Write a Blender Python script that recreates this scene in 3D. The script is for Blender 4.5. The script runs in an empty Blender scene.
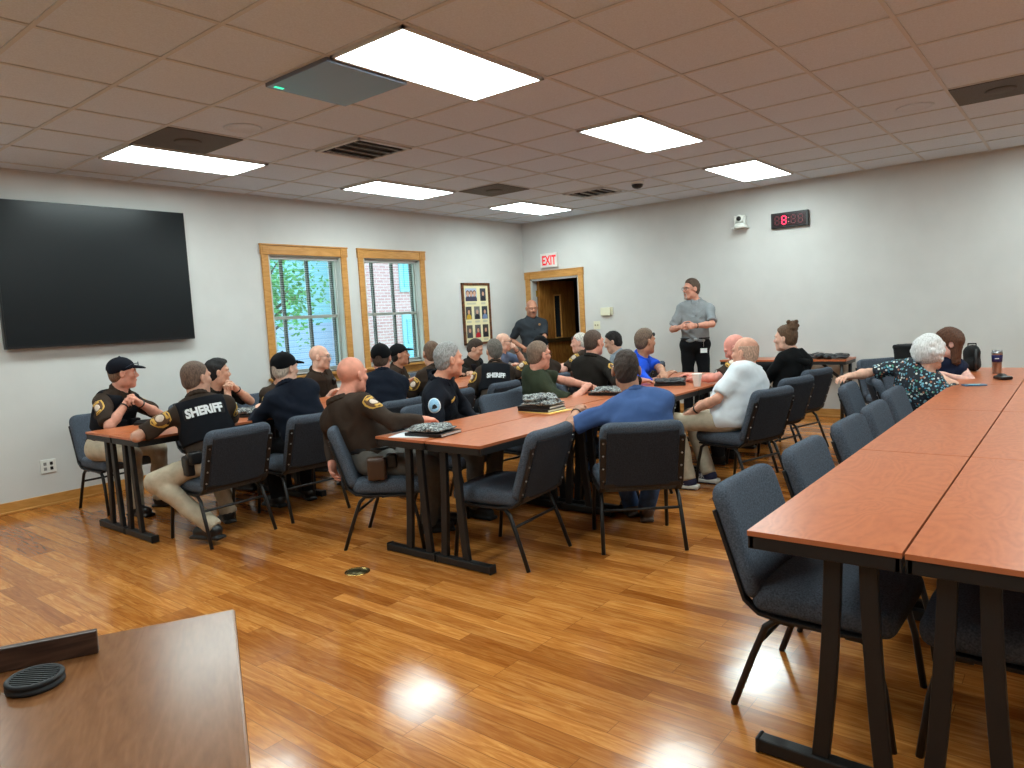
import bpy, math, random
import numpy as np
from mathutils import Matrix, Vector
from mathutils.bvhtree import BVHTree
random.seed(7); RNG = np.random.default_rng(7)
SC = bpy.context.scene; COL = SC.collection
# ------------------------------------------------------------------ camera, world, exposure
cam_d = bpy.data.cameras.new('camera'); cam = bpy.data.objects.new('camera', cam_d); COL.objects.link(cam)
_R = ((0.62456467, -0.77913082, -0.05361101), (0.10665654, 0.01709158, 0.99414901), (0.77365584, 0.62662831, -0.09377419))
cam.matrix_world = Matrix(((_R[0][0], _R[1][0], -_R[2][0], 0), (_R[0][1], _R[1][1], -_R[2][1], 0), (_R[0][2], _R[1][2], -_R[2][2], 1.45), (0, 0, 0, 1)))
cam_d.sensor_width = 36; cam_d.lens = 715.1 / 1024 * 36; cam_d.clip_start = .05
SC.camera = cam
SC.view_settings.view_transform = 'Standard'; SC.view_settings.look = 'None'
SC.view_settings.gamma = 1; SC.view_settings.use_curve_mapping = False
SC.view_settings.exposure = 0.42
wd = bpy.data.worlds.new('world'); SC.world = wd; wd.use_nodes = True
wd.node_tree.nodes['Background'].inputs[0].default_value = (.72, .88, 1, 1)
wd.node_tree.nodes['Background'].inputs[1].default_value = 3.0
LAMP = 16.2          # emission of the ceiling panels
SC.cycles.max_bounces = 7; SC.cycles.diffuse_bounces = 4; SC.cycles.glossy_bounces = 4; SC.cycles.transparent_max_bounces = 12
SC.cycles.use_denoising = True; SC.cycles.sample_clamp_indirect = 6
CEIL = 2.9286
# ------------------------------------------------------------------ materials
def lin(c):
    return tuple((v / 255 / 12.92) if v / 255 <= .04045 else ((v / 255 + .055) / 1.055) ** 2.4 for v in c)
MC = {}
def mat(name, c, rough=.6, metal=0, noise=0, nscale=60, bump=0, bscale=200, spec=.5, emit=0, coat=0, stretch=None):
    key = (name, c, rough, metal, noise)
    if key in MC: return MC[key]
    m = bpy.data.materials.new(name); m.use_nodes = True; nt = m.node_tree; b = nt.nodes['Principled BSDF']
    col = lin(c) + (1,)
    b.inputs['Base Color'].default_value = col; b.inputs['Roughness'].default_value = rough
    b.inputs['Metallic'].default_value = metal; b.inputs['Specular IOR Level'].default_value = spec
    if coat: b.inputs['Coat Weight'].default_value = coat; b.inputs['Coat Roughness'].default_value = .12
    if emit: b.inputs['Emission Color'].default_value = col; b.inputs['Emission Strength'].default_value = emit
    if noise or bump:
        tc = nt.nodes.new('ShaderNodeTexCoord'); mp = nt.nodes.new('ShaderNodeMapping'); nt.links.new(tc.outputs['Object'], mp.inputs[0])
        if stretch: mp.inputs['Scale'].default_value = stretch
    if noise:
        n = nt.nodes.new('ShaderNodeTexNoise'); n.inputs['Scale'].default_value = nscale; n.inputs['Detail'].default_value = 4
        nt.links.new(mp.outputs[0], n.inputs['Vector'])
        r = nt.nodes.new('ShaderNodeValToRGB'); r.color_ramp.elements[0].position = .3; r.color_ramp.elements[1].position = .7
        r.color_ramp.elements[0].color = tuple(v * (1 - noise) for v in col[:3]) + (1,)
        r.color_ramp.elements[1].color = tuple(min(1, v * (1 + noise)) for v in col[:3]) + (1,)
        nt.links.new(n.outputs['Fac'], r.inputs[0]); nt.links.new(r.outputs[0], b.inputs['Base Color'])
    if bump:
        n2 = nt.nodes.new('ShaderNodeTexNoise'); n2.inputs['Scale'].default_value = bscale; n2.inputs['Detail'].default_value = 3
        nt.links.new(mp.outputs[0], n2.inputs['Vector'])
        bp = nt.nodes.new('ShaderNodeBump'); bp.inputs['Strength'].default_value = bump; bp.inputs['Distance'].default_value = .01
        nt.links.new(n2.outputs['Fac'], bp.inputs['Height']); nt.links.new(bp.outputs[0], b.inputs['Normal'])
    MC[key] = m; return m
def N(nt, t, **kw):
    n = nt.nodes.new(t)
    for k, v in kw.items():
        if hasattr(n, k): setattr(n, k, v)
        else: n.inputs[k.replace('_', ' ')].default_value = v
    return n
def ramp(nt, stops):
    r = nt.nodes.new('ShaderNodeValToRGB'); e = r.color_ramp.elements
    while len(e) < len(stops): e.new(.5)
    for q, (p, c) in zip(e, stops): q.position = p; q.color = lin(c) + (1,)
    return r
def floor_mat():
    m = bpy.data.materials.new('oak_strip_floor'); m.use_nodes = True; nt = m.node_tree; b = nt.nodes['Principled BSDF']; L = nt.links
    tc = N(nt, 'ShaderNodeTexCoord'); mp = N(nt, 'ShaderNodeMapping'); mp.inputs['Rotation'].default_value = (0, 0, math.pi / 2)
    L.new(tc.outputs['Object'], mp.inputs[0])
    br = N(nt, 'ShaderNodeTexBrick', Scale=1.0); br.offset = .37; br.offset_frequency = 3; br.squash = 1
    for k, v in {'Brick Width': .93, 'Row Height': .083, 'Mortar Size': .0013, 'Mortar Smooth': .1, 'Bias': 0}.items(): br.inputs[k].default_value = v
    br.inputs['Color1'].default_value = (0, 0, 0, 1); br.inputs['Color2'].default_value = (1, 1, 1, 1); br.inputs['Mortar'].default_value = (.5, .5, .5, 1)
    L.new(mp.outputs[0], br.inputs['Vector'])
    mp2 = N(nt, 'ShaderNodeMapping'); mp2.inputs['Scale'].default_value = (2.4, 24, 1); L.new(mp.outputs[0], mp2.inputs[0])
    addv = N(nt, 'ShaderNodeVectorMath', operation='MULTIPLY_ADD'); addv.inputs[1].default_value = (9, 7, 5)
    L.new(br.outputs['Color'], addv.inputs[0]); L.new(mp2.outputs[0], addv.inputs[2])
    n1 = N(nt, 'ShaderNodeTexNoise', Scale=1.4, Detail=6.0, Roughness=.62, Distortion=1.6); L.new(addv.outputs[0], n1.inputs['Vector'])
    r1 = ramp(nt, [(.28, (166, 98, 40)), (.5, (198, 128, 60)), (.72, (222, 160, 90))]); L.new(n1.outputs['Fac'], r1.inputs[0])
    r2 = ramp(nt, [(0, (172, 138, 108)), (.22, (206, 186, 166)), (.6, (238, 230, 222)), (1, (255, 250, 244))]); L.new(br.outputs['Color'], r2.inputs[0])
    mx = N(nt, 'ShaderNodeMix', data_type='RGBA', blend_type='MULTIPLY'); mx.inputs[0].default_value = .85
    L.new(r1.outputs[0], mx.inputs[6]); L.new(r2.outputs[0], mx.inputs[7])
    mx2 = N(nt, 'ShaderNodeMix', data_type='RGBA'); L.new(br.outputs['Fac'], mx2.inputs[0]); L.new(mx.outputs[2], mx2.inputs[6]); mx2.inputs[7].default_value = lin((134, 80, 34)) + (1,)
    L.new(mx2.outputs[2], b.inputs['Base Color'])
    b.inputs['Roughness'].default_value = .14; b.inputs['Specular IOR Level'].default_value = .44
    n3 = N(nt, 'ShaderNodeTexNoise', Scale=7.0, Detail=2.0); L.new(mp.outputs[0], n3.inputs['Vector'])
    ma = N(nt, 'ShaderNodeMath', operation='MULTIPLY_ADD'); ma.inputs[1].default_value = -1.2; L.new(br.outputs['Fac'], ma.inputs[0]); L.new(n3.outputs['Fac'], ma.inputs[2])
    bp = N(nt, 'ShaderNodeBump', Strength=.12, Distance=.006); L.new(ma.outputs[0], bp.inputs['Height']); L.new(bp.outputs[0], b.inputs['Normal'])
    return m
def laminate_mat(name, dark, mid, light, scale=1.0, rough=.34, ax=(1, 4, 1), spec=.4, coat=0.0, rings=11.0, fine=.45):
    m = bpy.data.materials.new(name); m.use_nodes = True; nt = m.node_tree; b = nt.nodes['Principled BSDF']; L = nt.links
    tc = N(nt, 'ShaderNodeTexCoord'); oi = N(nt, 'ShaderNodeObjectInfo')
    off = N(nt, 'ShaderNodeVectorMath', operation='MULTIPLY_ADD'); off.inputs[1].default_value = (17, 31, 0)
    cmb = N(nt, 'ShaderNodeCombineXYZ'); L.new(oi.outputs['Random'], cmb.inputs[0]); L.new(oi.outputs['Random'], cmb.inputs[1])
    L.new(cmb.outputs[0], off.inputs[0]); L.new(tc.outputs['Object'], off.inputs[2])
    mp = N(nt, 'ShaderNodeMapping'); mp.inputs['Scale'].default_value = ax; L.new(off.outputs[0], mp.inputs[0])
    n0 = N(nt, 'ShaderNodeTexNoise', Scale=2.2 * scale, Detail=2.0, Distortion=.8); L.new(mp.outputs[0], n0.inputs['Vector'])
    mu = N(nt, 'ShaderNodeMath', operation='MULTIPLY'); mu.inputs[1].default_value = rings; L.new(n0.outputs['Fac'], mu.inputs[0])
    fr = N(nt, 'ShaderNodeMath', operation='PINGPONG'); fr.inputs[1].default_value = 1.0; L.new(mu.outputs[0], fr.inputs[0])
    n1 = N(nt, 'ShaderNodeTexNoise', Scale=26 * scale, Detail=4.0); L.new(mp.outputs[0], n1.inputs['Vector'])
    mxv = N(nt, 'ShaderNodeMix', data_type='FLOAT'); mxv.inputs[0].default_value = fine; L.new(fr.outputs[0], mxv.inputs[2]); L.new(n1.outputs['Fac'], mxv.inputs[3])
    r = ramp(nt, [(.15, dark), (.45, mid), (.8, light)]); L.new(mxv.outputs[0], r.inputs[0]); L.new(r.outputs[0], b.inputs['Base Color'])
    b.inputs['Roughness'].default_value = rough; b.inputs['Specular IOR Level'].default_value = spec
    if coat: b.inputs['Coat Weight'].default_value = coat; b.inputs['Coat Roughness'].default_value = .2
    return m
def glass_mat():
    m = bpy.data.materials.new('window_glass'); m.use_nodes = True; nt = m.node_tree; nt.nodes.remove(nt.nodes['Principled BSDF'])
    o = nt.nodes['Material Output']; t = N(nt, 'ShaderNodeBsdfTransparent'); t.inputs[0].default_value = (.86, .95, .95, 1)
    g = N(nt, 'ShaderNodeBsdfGlossy', Roughness=.02); f = N(nt, 'ShaderNodeMixShader'); f.inputs[0].default_value = .05
    nt.links.new(t.outputs[0], f.inputs[1]); nt.links.new(g.outputs[0], f.inputs[2]); nt.links.new(f.outputs[0], o.inputs[0]); return m
def brick_mat(name, c1, c2, mortar, w, h, ms):
    m = bpy.data.materials.new(name); m.use_nodes = True; nt = m.node_tree; b = nt.nodes['Principled BSDF']
    tc = N(nt, 'ShaderNodeTexCoord'); mp = N(nt, 'ShaderNodeMapping'); mp.inputs['Rotation'].default_value = (math.pi / 2, 0, 0)
    nt.links.new(tc.outputs['Object'], mp.inputs[0])
    br = N(nt, 'ShaderNodeTexBrick', Scale=1.0); nt.links.new(mp.outputs[0], br.inputs['Vector'])
    for k, v in {'Brick Width': w, 'Row Height': h, 'Mortar Size': ms, 'Color1': lin(c1) + (1,), 'Color2': lin(c2) + (1,), 'Mortar': lin(mortar) + (1,)}.items(): br.inputs[k].default_value = v
    nt.links.new(br.outputs['Color'], b.inputs['Base Color']); b.inputs['Roughness'].default_value = .8; return m
def print_mat(name, base, cols, scale):
    m = bpy.data.materials.new(name); m.use_nodes = True; nt = m.node_tree; b = nt.nodes['Principled BSDF']; L = nt.links
    tc = N(nt, 'ShaderNodeTexCoord'); v = N(nt, 'ShaderNodeTexVoronoi', Scale=scale); L.new(tc.outputs['Object'], v.inputs['Vector'])
    sp = N(nt, 'ShaderNodeSeparateColor'); L.new(v.outputs['Color'], sp.inputs[0])
    r = ramp(nt, [(i / len(cols), c) for i, c in enumerate(cols)]); r.color_ramp.interpolation = 'CONSTANT'; L.new(sp.outputs[0], r.inputs[0])
    th = N(nt, 'ShaderNodeMath', operation='LESS_THAN'); th.inputs[1].default_value = .42; L.new(v.outputs['Distance'], th.inputs[0])
    mx = N(nt, 'ShaderNodeMix', data_type='RGBA'); L.new(th.outputs[0], mx.inputs[0]); mx.inputs[6].default_value = lin(base) + (1,); L.new(r.outputs[0], mx.inputs[7])
    L.new(mx.outputs[2], b.inputs['Base Color']); b.inputs['Roughness'].default_value = .8; return m

# ------------------------------------------------------------------ mesh helpers
def V3(*a): return np.array(a, float)
def nrm(v): return np.asarray(v, float) / (np.linalg.norm(v) + 1e-12)
def tag(o, label=None, cat=None, group=None, kind=None):
    if label: o['label'] = label
    if cat: o['category'] = cat
    if group: o['group'] = group
    if kind: o['kind'] = kind
    return o
def empty(name, loc=(0, 0, 0), rz=0, label=None, cat=None, group=None):
    o = bpy.data.objects.new(name, None); COL.objects.link(o); o.location = loc; o.rotation_euler = (0, 0, rz)
    o.empty_display_size = .1
    return tag(o, label, cat, group)
def link(name, me, parent=None, loc=None):
    o = bpy.data.objects.new(name, me); COL.objects.link(o)
    if loc is not None: o.location = loc
    if parent is not None: o.parent = parent
    return o
class MB:
    def __init__(s): s.v = []; s.f = []; s.m = []; s.sm = []
    def add(s, vs, fs, mi=0, sm=False):
        b = len(s.v); s.v += [tuple(float(q) for q in v) for v in vs]
        for f in fs: s.f.append(tuple(b + i for i in f)); s.m.append(mi); s.sm.append(sm)
        return s
    def box(s, c, d, R=None, mi=0):
        c = np.array(c, float); h = np.array(d, float) / 2; vs = []
        for x in (-1, 1):
            for y in (-1, 1):
                for z in (-1, 1):
                    p = np.array((x, y, z)) * h
                    if R is not None: p = np.asarray(R) @ p
                    vs.append(c + p)
        return s.add(vs, [(0, 1, 3, 2), (4, 6, 7, 5), (0, 4, 5, 1), (2, 3, 7, 6), (0, 2, 6, 4), (1, 5, 7, 3)], mi)
    def bx(s, x0, x1, y0, y1, z0, z1, mi=0): return s.box(((x0 + x1) / 2, (y0 + y1) / 2, (z0 + z1) / 2), (x1 - x0, y1 - y0, z1 - z0), None, mi)
    def tube(s, path, r, n=8, mi=0, closed=False):
        P = [np.array(p, float) for p in path]; rs = r if isinstance(r, (list, tuple)) else [r] * len(P); vs = []; fs = []
        k = len(P); u = None
        for i, p in enumerate(P):
            t = nrm(P[(i + 1) % k] - P[i - 1]) if closed else nrm(P[min(i + 1, k - 1)] - P[max(i - 1, 0)])
            if u is None: u = np.cross(t, (0, 0, 1)) if abs(t[2]) < .9 else np.cross(t, (1, 0, 0))
            u = nrm(u - t * np.dot(u, t)); w = np.cross(t, u)
            for j in range(n):
                a = 2 * math.pi * j / n; vs.append(p + rs[i] * (math.cos(a) * u + math.sin(a) * w))
        for i in range(k if closed else k - 1):
            for j in range(n):
                a, b2 = i * n + j, i * n + (j + 1) % n; c, d = ((i + 1) % k) * n + j, ((i + 1) % k) * n + (j + 1) % n
                fs.append((a, b2, d, c))
        if not closed: fs.append(tuple(range(n - 1, -1, -1))); fs.append(tuple((k - 1) * n + j for j in range(n)))
        return s.add(vs, fs, mi, True)
    def sweep(s, path, w, h, side, mi=0):      # rectangular section: w along 'side', h across
        P = [np.array(p, float) for p in path]; vs = []; fs = []; k = len(P); sd = nrm(side)
        for i, p in enumerate(P):
            t = nrm(P[min(i + 1, k - 1)] - P[max(i - 1, 0)]); q = nrm(np.cross(t, sd))
            for a, b in ((-1, -1), (1, -1), (1, 1), (-1, 1)): vs.append(p + sd * a * w / 2 + q * b * h / 2)
        for i in range(k - 1):
            for j in range(4): a, b = i * 4 + j, i * 4 + (j + 1) % 4; fs.append((a, b, b + 4, a + 4))
        fs += [(3, 2, 1, 0), tuple((k - 1) * 4 + j for j in range(4))]
        return s.add(vs, fs, mi)
    def lathe(s, prof, c=(0, 0, 0), n=24, mi=0, R=None):
        vs = []; fs = []; c = np.array(c, float)
        for r, z in prof:
            for j in range(n):
                a = 2 * math.pi * j / n; p = np.array((r * math.cos(a), r * math.sin(a), z))
                vs.append(c + (p if R is None else np.asarray(R) @ p))
        for i in range(len(prof) - 1):
            for j in range(n): a, b = i * n + j, i * n + (j + 1) % n; fs.append((a, b, b + n, a + n))
        if prof[0][0] > 0: fs.append(tuple(range(n - 1, -1, -1)))
        if prof[-1][0] > 0: fs.append(tuple((len(prof) - 1) * n + j for j in range(n)))
        return s.add(vs, fs, mi, True)
    def poly(s, pts, mi=0): return s.add(pts, [tuple(range(len(pts)))], mi)
    def build(s, name, mats, parent=None, bevel=None, loc=None, seg=2):
        me = bpy.data.meshes.new(name); me.from_pydata(s.v, [], s.f); me.update()
        for m in (mats if isinstance(mats, (list, tuple)) else [mats]): me.materials.append(m)
        me.polygons.foreach_set('material_index', s.m); me.polygons.foreach_set('use_smooth', s.sm)
        o = link(name, me, parent, loc)
        if bevel:
            b = o.modifiers.new('bevel', 'BEVEL'); b.width = bevel; b.segments = seg; b.limit_method = 'ANGLE'; b.angle_limit = .7
        return o
def raw_mesh(name, Vs, Q, m, parent=None, smooth=True):
    me = bpy.data.meshes.new(name); n = len(Vs); q, w = Q.shape
    me.vertices.add(n); me.vertices.foreach_set('co', np.asarray(Vs, np.float32).ravel())
    me.loops.add(q * w); me.loops.foreach_set('vertex_index', Q.astype(np.int32).ravel())
    me.polygons.add(q); me.polygons.foreach_set('loop_start', np.arange(0, q * w, w, dtype=np.int32))
    me.update(calc_edges=True); me.polygons.foreach_set('use_smooth', np.full(q, smooth)); me.materials.append(m); me.update()
    return link(name, me, parent)
# ---- signed distance modelling: smooth unions of round cones, ellipsoids and boxes, meshed by surface nets
class Field:
    def __init__(s): s.P = []
    def copy(s, sel=None): f = Field(); f.P = [dict(p) for p in s.P if sel is None or p.get('g') in sel]; return f
    def rc(s, a, b, ra, rb, k=.03, op='u', clip=None, g=None): s.P.append(dict(t='c', a=np.array(a, float), b=np.array(b, float), ra=ra, rb=rb, k=k, op=op, clip=clip, g=g)); return s
    def el(s, c, r, R=None, k=.03, op='u', clip=None, g=None): s.P.append(dict(t='e', c=np.array(c, float), r=np.array(r, float), R=R, k=k, op=op, clip=clip, g=g)); return s
    def bx(s, c, h, R=None, rd=.01, k=.01, op='u', clip=None, g=None): s.P.append(dict(t='b', c=np.array(c, float), r=np.array(h, float), R=R, rd=rd, k=k, op=op, clip=clip, g=g)); return s
    def inflate(s, d):
        for p in s.P:
            if p['t'] == 'c': p['ra'] += d; p['rb'] += d
            else: p['r'] = p['r'] + d
        return s
    def mesh(s, h, fine=(), hf=None, clips=(), zlo=None):
        lo = np.full(3, 9e9); hi = -lo; bb = []
        for p in s.P:
            if p['t'] == 'c':
                l = np.minimum(p['a'] - p['ra'], p['b'] - p['rb']); u = np.maximum(p['a'] + p['ra'], p['b'] + p['rb'])
            elif p['R'] is None: l = p['c'] - p['r']; u = p['c'] + p['r']
            else:
                e = np.abs(p['R'].T) @ p['r']; l = p['c'] - e; u = p['c'] + e
            bb.append((l, u))
            if p['op'] == 'u': lo = np.minimum(lo, l); hi = np.maximum(hi, u)
        m = 2.5 * h; lo = lo - m; hi = hi + m; ax = []
        if zlo is not None: lo[2] = max(lo[2], zlo)
        for a in range(3):
            x = lo[a]; xs = [x]
            iv = [(c[a] - r, c[a] + r) for c, r in fine]
            while x < hi[a]:
                x += hf if any(i0 <= x + h * .5 <= i1 for i0, i1 in iv) else h; xs.append(x)
            ax.append(np.array(xs, np.float32))
        D = np.ones([len(a) for a in ax], np.float32)
        for p, (l, u) in zip(s.P, bb):
            mg = p['k'] + 2 * h; sl = []
            for a in range(3):
                i0 = np.searchsorted(ax[a], l[a] - mg); i1 = np.searchsorted(ax[a], u[a] + mg); sl.append(slice(i0, max(i1, i0 + 1)))
            X = ax[0][sl[0]][:, None, None]; Y = ax[1][sl[1]][None, :, None]; Z = ax[2][sl[2]][None, None, :]
            if 0 in (X.size, Y.size, Z.size): continue
            if p['t'] == 'c':
                a, b = p['a'].astype(np.float32), p['b'].astype(np.float32); ab = b - a; L2 = float(ab @ ab) + 1e-9
                x, y, z = X - a[0], Y - a[1], Z - a[2]
                t = np.clip((x * ab[0] + y * ab[1] + z * ab[2]) / L2, 0, 1)
                d = np.sqrt((x - t * ab[0]) ** 2 + (y - t * ab[1]) ** 2 + (z - t * ab[2]) ** 2) - (p['ra'] + t * (p['rb'] - p['ra']))
            else:
                x, y, z = X - p['c'][0], Y - p['c'][1], Z - p['c'][2]
                if p['R'] is not None:
                    R = p['R'].astype(np.float32); x, y, z = (R[0, 0] * x + R[0, 1] * y + R[0, 2] * z, R[1, 0] * x + R[1, 1] * y + R[1, 2] * z, R[2, 0] * x + R[2, 1] * y + R[2, 2] * z)
                r = p['r']
                if p['t'] == 'e':
                    k0 = np.sqrt((x / r[0]) ** 2 + (y / r[1]) ** 2 + (z / r[2]) ** 2); k1 = np.sqrt((x / r[0] ** 2) ** 2 + (y / r[1] ** 2) ** 2 + (z / r[2] ** 2) ** 2)
                    d = k0 * (k0 - 1) / (k1 + 1e-6)
                    d = np.where(k0 < .05, -min(r), d)
                else:
                    q = p['rd']; ex, ey, ez = np.abs(x) - r[0] + q, np.abs(y) - r[1] + q, np.abs(z) - r[2] + q
                    d = np.sqrt(np.maximum(ex, 0) ** 2 + np.maximum(ey, 0) ** 2 + np.maximum(ez, 0) ** 2) + np.minimum(np.maximum(ex, np.maximum(ey, ez)), 0) - q
            if p['clip']:
                for n, o in p['clip']: d = np.maximum(d, (X - o[0]) * n[0] + (Y - o[1]) * n[1] + (Z - o[2]) * n[2])
            sub = D[sl[0], sl[1], sl[2]]; k = max(p['k'], 1e-4)
            if p['op'] == 'u':
                e = np.maximum(k - np.abs(sub - d), 0) / k; sub = np.minimum(sub, d) - e * e * k * .25
            else:
                e = np.maximum(k - np.abs(sub + d), 0) / k; sub = np.maximum(sub, -d) + e * e * k * .25
            D[sl[0], sl[1], sl[2]] = sub
        for n, o in clips:
            D = np.maximum(D, (ax[0][:, None, None] - o[0]) * n[0] + (ax[1][None, :, None] - o[1]) * n[1] + (ax[2][None, None, :] - o[2]) * n[2])
        return snets(D.astype(np.float32), ax)
def snets(D, ax):
    S = D < 0; c = np.zeros([n - 1 for n in D.shape], np.int8)
    for i in (0, 1):
        for j in (0, 1):
            for k in (0, 1): c += S[i:D.shape[0] - 1 + i, j:D.shape[1] - 1 + j, k:D.shape[2] - 1 + k]
    I = np.argwhere((c > 0) & (c < 8)); idm = np.full(c.shape, -1, np.int32); idm[I[:, 0], I[:, 1], I[:, 2]] = np.arange(len(I))
    off = [(i, j, k) for i in (0, 1) for j in (0, 1) for k in (0, 1)]
    vals = np.stack([D[I[:, 0] + o[0], I[:, 1] + o[1], I[:, 2] + o[2]] for o in off], 1)
    pos = np.stack([np.stack([ax[a][I[:, a] + o[a]] for a in range(3)], 1) for o in off], 1)
    acc = np.zeros((len(I), 3)); cnt = np.zeros(len(I))
    for a in range(8):
        for b in range(a + 1, 8):
            if sum(abs(off[a][q] - off[b][q]) for q in range(3)) != 1: continue
            v0, v1 = vals[:, a], vals[:, b]; m = (v0 < 0) != (v1 < 0); t = np.where(m, v0 / np.where(m, v0 - v1, 1), 0)
            acc += np.where(m[:, None], pos[:, a] + t[:, None] * (pos[:, b] - pos[:, a]), 0); cnt += m
    Vs = acc / np.maximum(cnt, 1)[:, None]; Qs = []
    for a in range(3):
        b, c2 = (a + 1) % 3, (a + 2) % 3
        s0 = [slice(None)] * 3; s1 = [slice(None)] * 3; s0[a] = slice(0, -1); s1[a] = slice(1, None)
        A, B = S[tuple(s0)], S[tuple(s1)]; E = np.argwhere(A != B)
        ok = (E[:, b] > 0) & (E[:, c2] > 0) & (E[:, b] < D.shape[b] - 1) & (E[:, c2] < D.shape[c2] - 1); E = E[ok]
        if not len(E): continue
        ins = A[E[:, 0], E[:, 1], E[:, 2]]
        def cell(db, dc):
            e = E.copy(); e[:, b] += db; e[:, c2] += dc; return idm[e[:, 0], e[:, 1], e[:, 2]]
        q = np.stack([cell(-1, -1), cell(0, -1), cell(0, 0), cell(-1, 0)], 1); q[~ins] = q[~ins][:, ::-1]; Qs.append(q)
    Q = np.concatenate(Qs) if Qs else np.zeros((0, 4), int)
    return Vs, Q[(Q >= 0).all(1)]
def vnormals(Vs, Q):
    n = np.cross(Vs[Q[:, 2]] - Vs[Q[:, 0]], Vs[Q[:, 3]] - Vs[Q[:, 1]]); out = np.zeros_like(Vs)
    for c in range(4):
        for a in range(3): out[:, a] += np.bincount(Q[:, c], n[:, a], len(Vs))
    return out / (np.linalg.norm(out, axis=1)[:, None] + 1e-9)
def wrinkle(Vs, Q, amp, seed=0, f=38):
    r = np.random.default_rng(seed); w = np.zeros(len(Vs))
    for _ in range(5):
        d = r.normal(size=3); d[2] = d[2] * 1.3; d = d / np.linalg.norm(d) * f * r.uniform(.5, 1.3)
        d2 = r.normal(size=3) * 9
        w += np.sin(Vs @ d + 2.2 * np.sin(Vs @ d2 + r.uniform(0, 6)) + r.uniform(0, 6))
    return Vs + vnormals(Vs, Q) * (amp * (np.clip(w / 2.6 + .25, -.55, 1)))[:, None]
def smooth_q(Vs, Q, it=1):
    for _ in range(it):
        acc = np.zeros_like(Vs); cnt = np.zeros(len(Vs))
        for c in range(4):
            for d in (1, 3):
                i, j = Q[:, c], Q[:, (c + d) % 4]
                for a in range(3): acc[:, a] += np.bincount(i, Vs[j, a], len(Vs))
                cnt += np.bincount(i, minlength=len(Vs))
        Vs = .5 * Vs + .5 * acc / np.maximum(cnt, 1)[:, None]
    return Vs
def bvh_of(Vs, Q): return BVHTree.FromPolygons([tuple(v) for v in Vs], [tuple(int(i) for i in q) for q in Q])
def conform(bv, pts, n, off, reach=.14):
    n = Vector(n); out = []; miss = []
    for p in pts:
        h = bv.ray_cast(Vector(p) + n * reach, -n, reach * 2.2)[0]
        out.append(None if h is None else np.array(h + n * off))
    good = [o for o in out if o is not None]
    if not good: return np.array(pts)
    for i, o in enumerate(out):
        if o is None:
            b = Vector(pts[i]); d = [np.linalg.norm(np.array(b) - g) for g in good]; g = good[int(np.argmin(d))]
            out[i] = np.array(b) + np.array(n) * np.dot(g - np.array(b), np.array(n))
    return np.array(out)
def decal(name, bv, o, n, up, outline, m, parent, off=.003, reach=.14):
    """a cloth badge sewn on a curved garment: outline is a list of (u, v) metres around its centre"""
    n = nrm(n); u = nrm(np.cross(up, n)); v = np.cross(n, u); pts = []; K = len(outline); RN = 4
    pts.append(np.array(o, float))
    for r in range(1, RN + 1):
        for a, b in outline: pts.append(np.array(o) + (u * a + v * b) * r / RN)
    P = conform(bv, pts, n, off, reach); sk = P[-K:] - n * (off + .003); P = np.vstack([P, sk]); f = []
    mb = MB()
    for j in range(K): f.append((0, 1 + j, 1 + (j + 1) % K))
    for r in range(RN):
        for j in range(K): a, b = 1 + r * K + j, 1 + r * K + (j + 1) % K; f.append((a, a + K, b + K, b))
    mb.add(P, f, 0, True); return mb.build(name, m, parent)
def text_geo(s, size, bold=.0):
    cu = bpy.data.curves.new('lettering', 'FONT'); cu.body = s; cu.size = size; cu.align_x = 'CENTER'; cu.align_y = 'CENTER'; cu.offset = bold; cu.resolution_u = 3
    o = bpy.data.objects.new('lettering', cu); COL.objects.link(o); dg = bpy.context.evaluated_depsgraph_get()
    me = o.evaluated_get(dg).to_mesh(); vs = [tuple(v.co) for v in me.vertices]; fs = [tuple(p.vertices) for p in me.polygons]
    o.evaluated_get(dg).to_mesh_clear(); bpy.data.objects.remove(o); bpy.data.curves.remove(cu); return vs, fs
def text_on(name, s, size, bold, o, right, up, m, parent, lift=.0, bv=None, sx=1.0):
    vs, fs = text_geo(s, size, bold); r, u = nrm(right), nrm(up); n = np.cross(r, u)
    P = [np.array(o) + r * x * sx + u * y for x, y, z in vs]
    P = conform(bv, P, n, lift) if bv else np.array(P) + n * lift
    mb = MB(); mb.add(P, fs, 0); return mb.build(name, m, parent)
def round_rect(w, h, r, n=4):
    out = []
    for cx, cy, a0 in ((w / 2 - r, h / 2 - r, 0), (-w / 2 + r, h / 2 - r, 90), (-w / 2 + r, -h / 2 + r, 180), (w / 2 - r, -h / 2 + r, 270)):
        for i in range(n + 1): a = math.radians(a0 + 90 * i / n); out.append((cx + r * math.cos(a), cy + r * math.sin(a)))
    return out
def copy_tree(o, parent=None):
    c = o.copy(); COL.objects.link(c)
    if parent is not None: c.parent = parent
    for ch in list(o.children): copy_tree(ch, c)
    return c
# ------------------------------------------------------------------ shared materials
WALL = mat('wall_paint', (206, 205, 202), .75, noise=.03, nscale=3, bump=.05, bscale=90)
OAK = laminate_mat('oak_trim', (184, 128, 62), (196, 140, 74), (204, 150, 84), 1.0, .3, (1.2, 1.2, 6))
OAKX = laminate_mat('oak_trim_long', (184, 128, 62), (196, 140, 74), (204, 150, 84), 1.0, .3, (.8, 6, 6))
CHERRY = laminate_mat('cherry_laminate', (172, 90, 52), (186, 102, 62), (196, 113, 71), 1.3, .3, (.8, 1.9, 1), .42, 0, 22.0, .66)
DESKW = laminate_mat('walnut_desk_laminate', (116, 73, 43), (128, 83, 50), (140, 94, 59), 1.2, .24, (4.6, .8, 1), .5, 0, 14.0, .7)
DESKD = laminate_mat('walnut_block', (50, 32, 25), (68, 45, 35), (84, 58, 46), 1.4, .38, (1, 5, 5))
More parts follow.
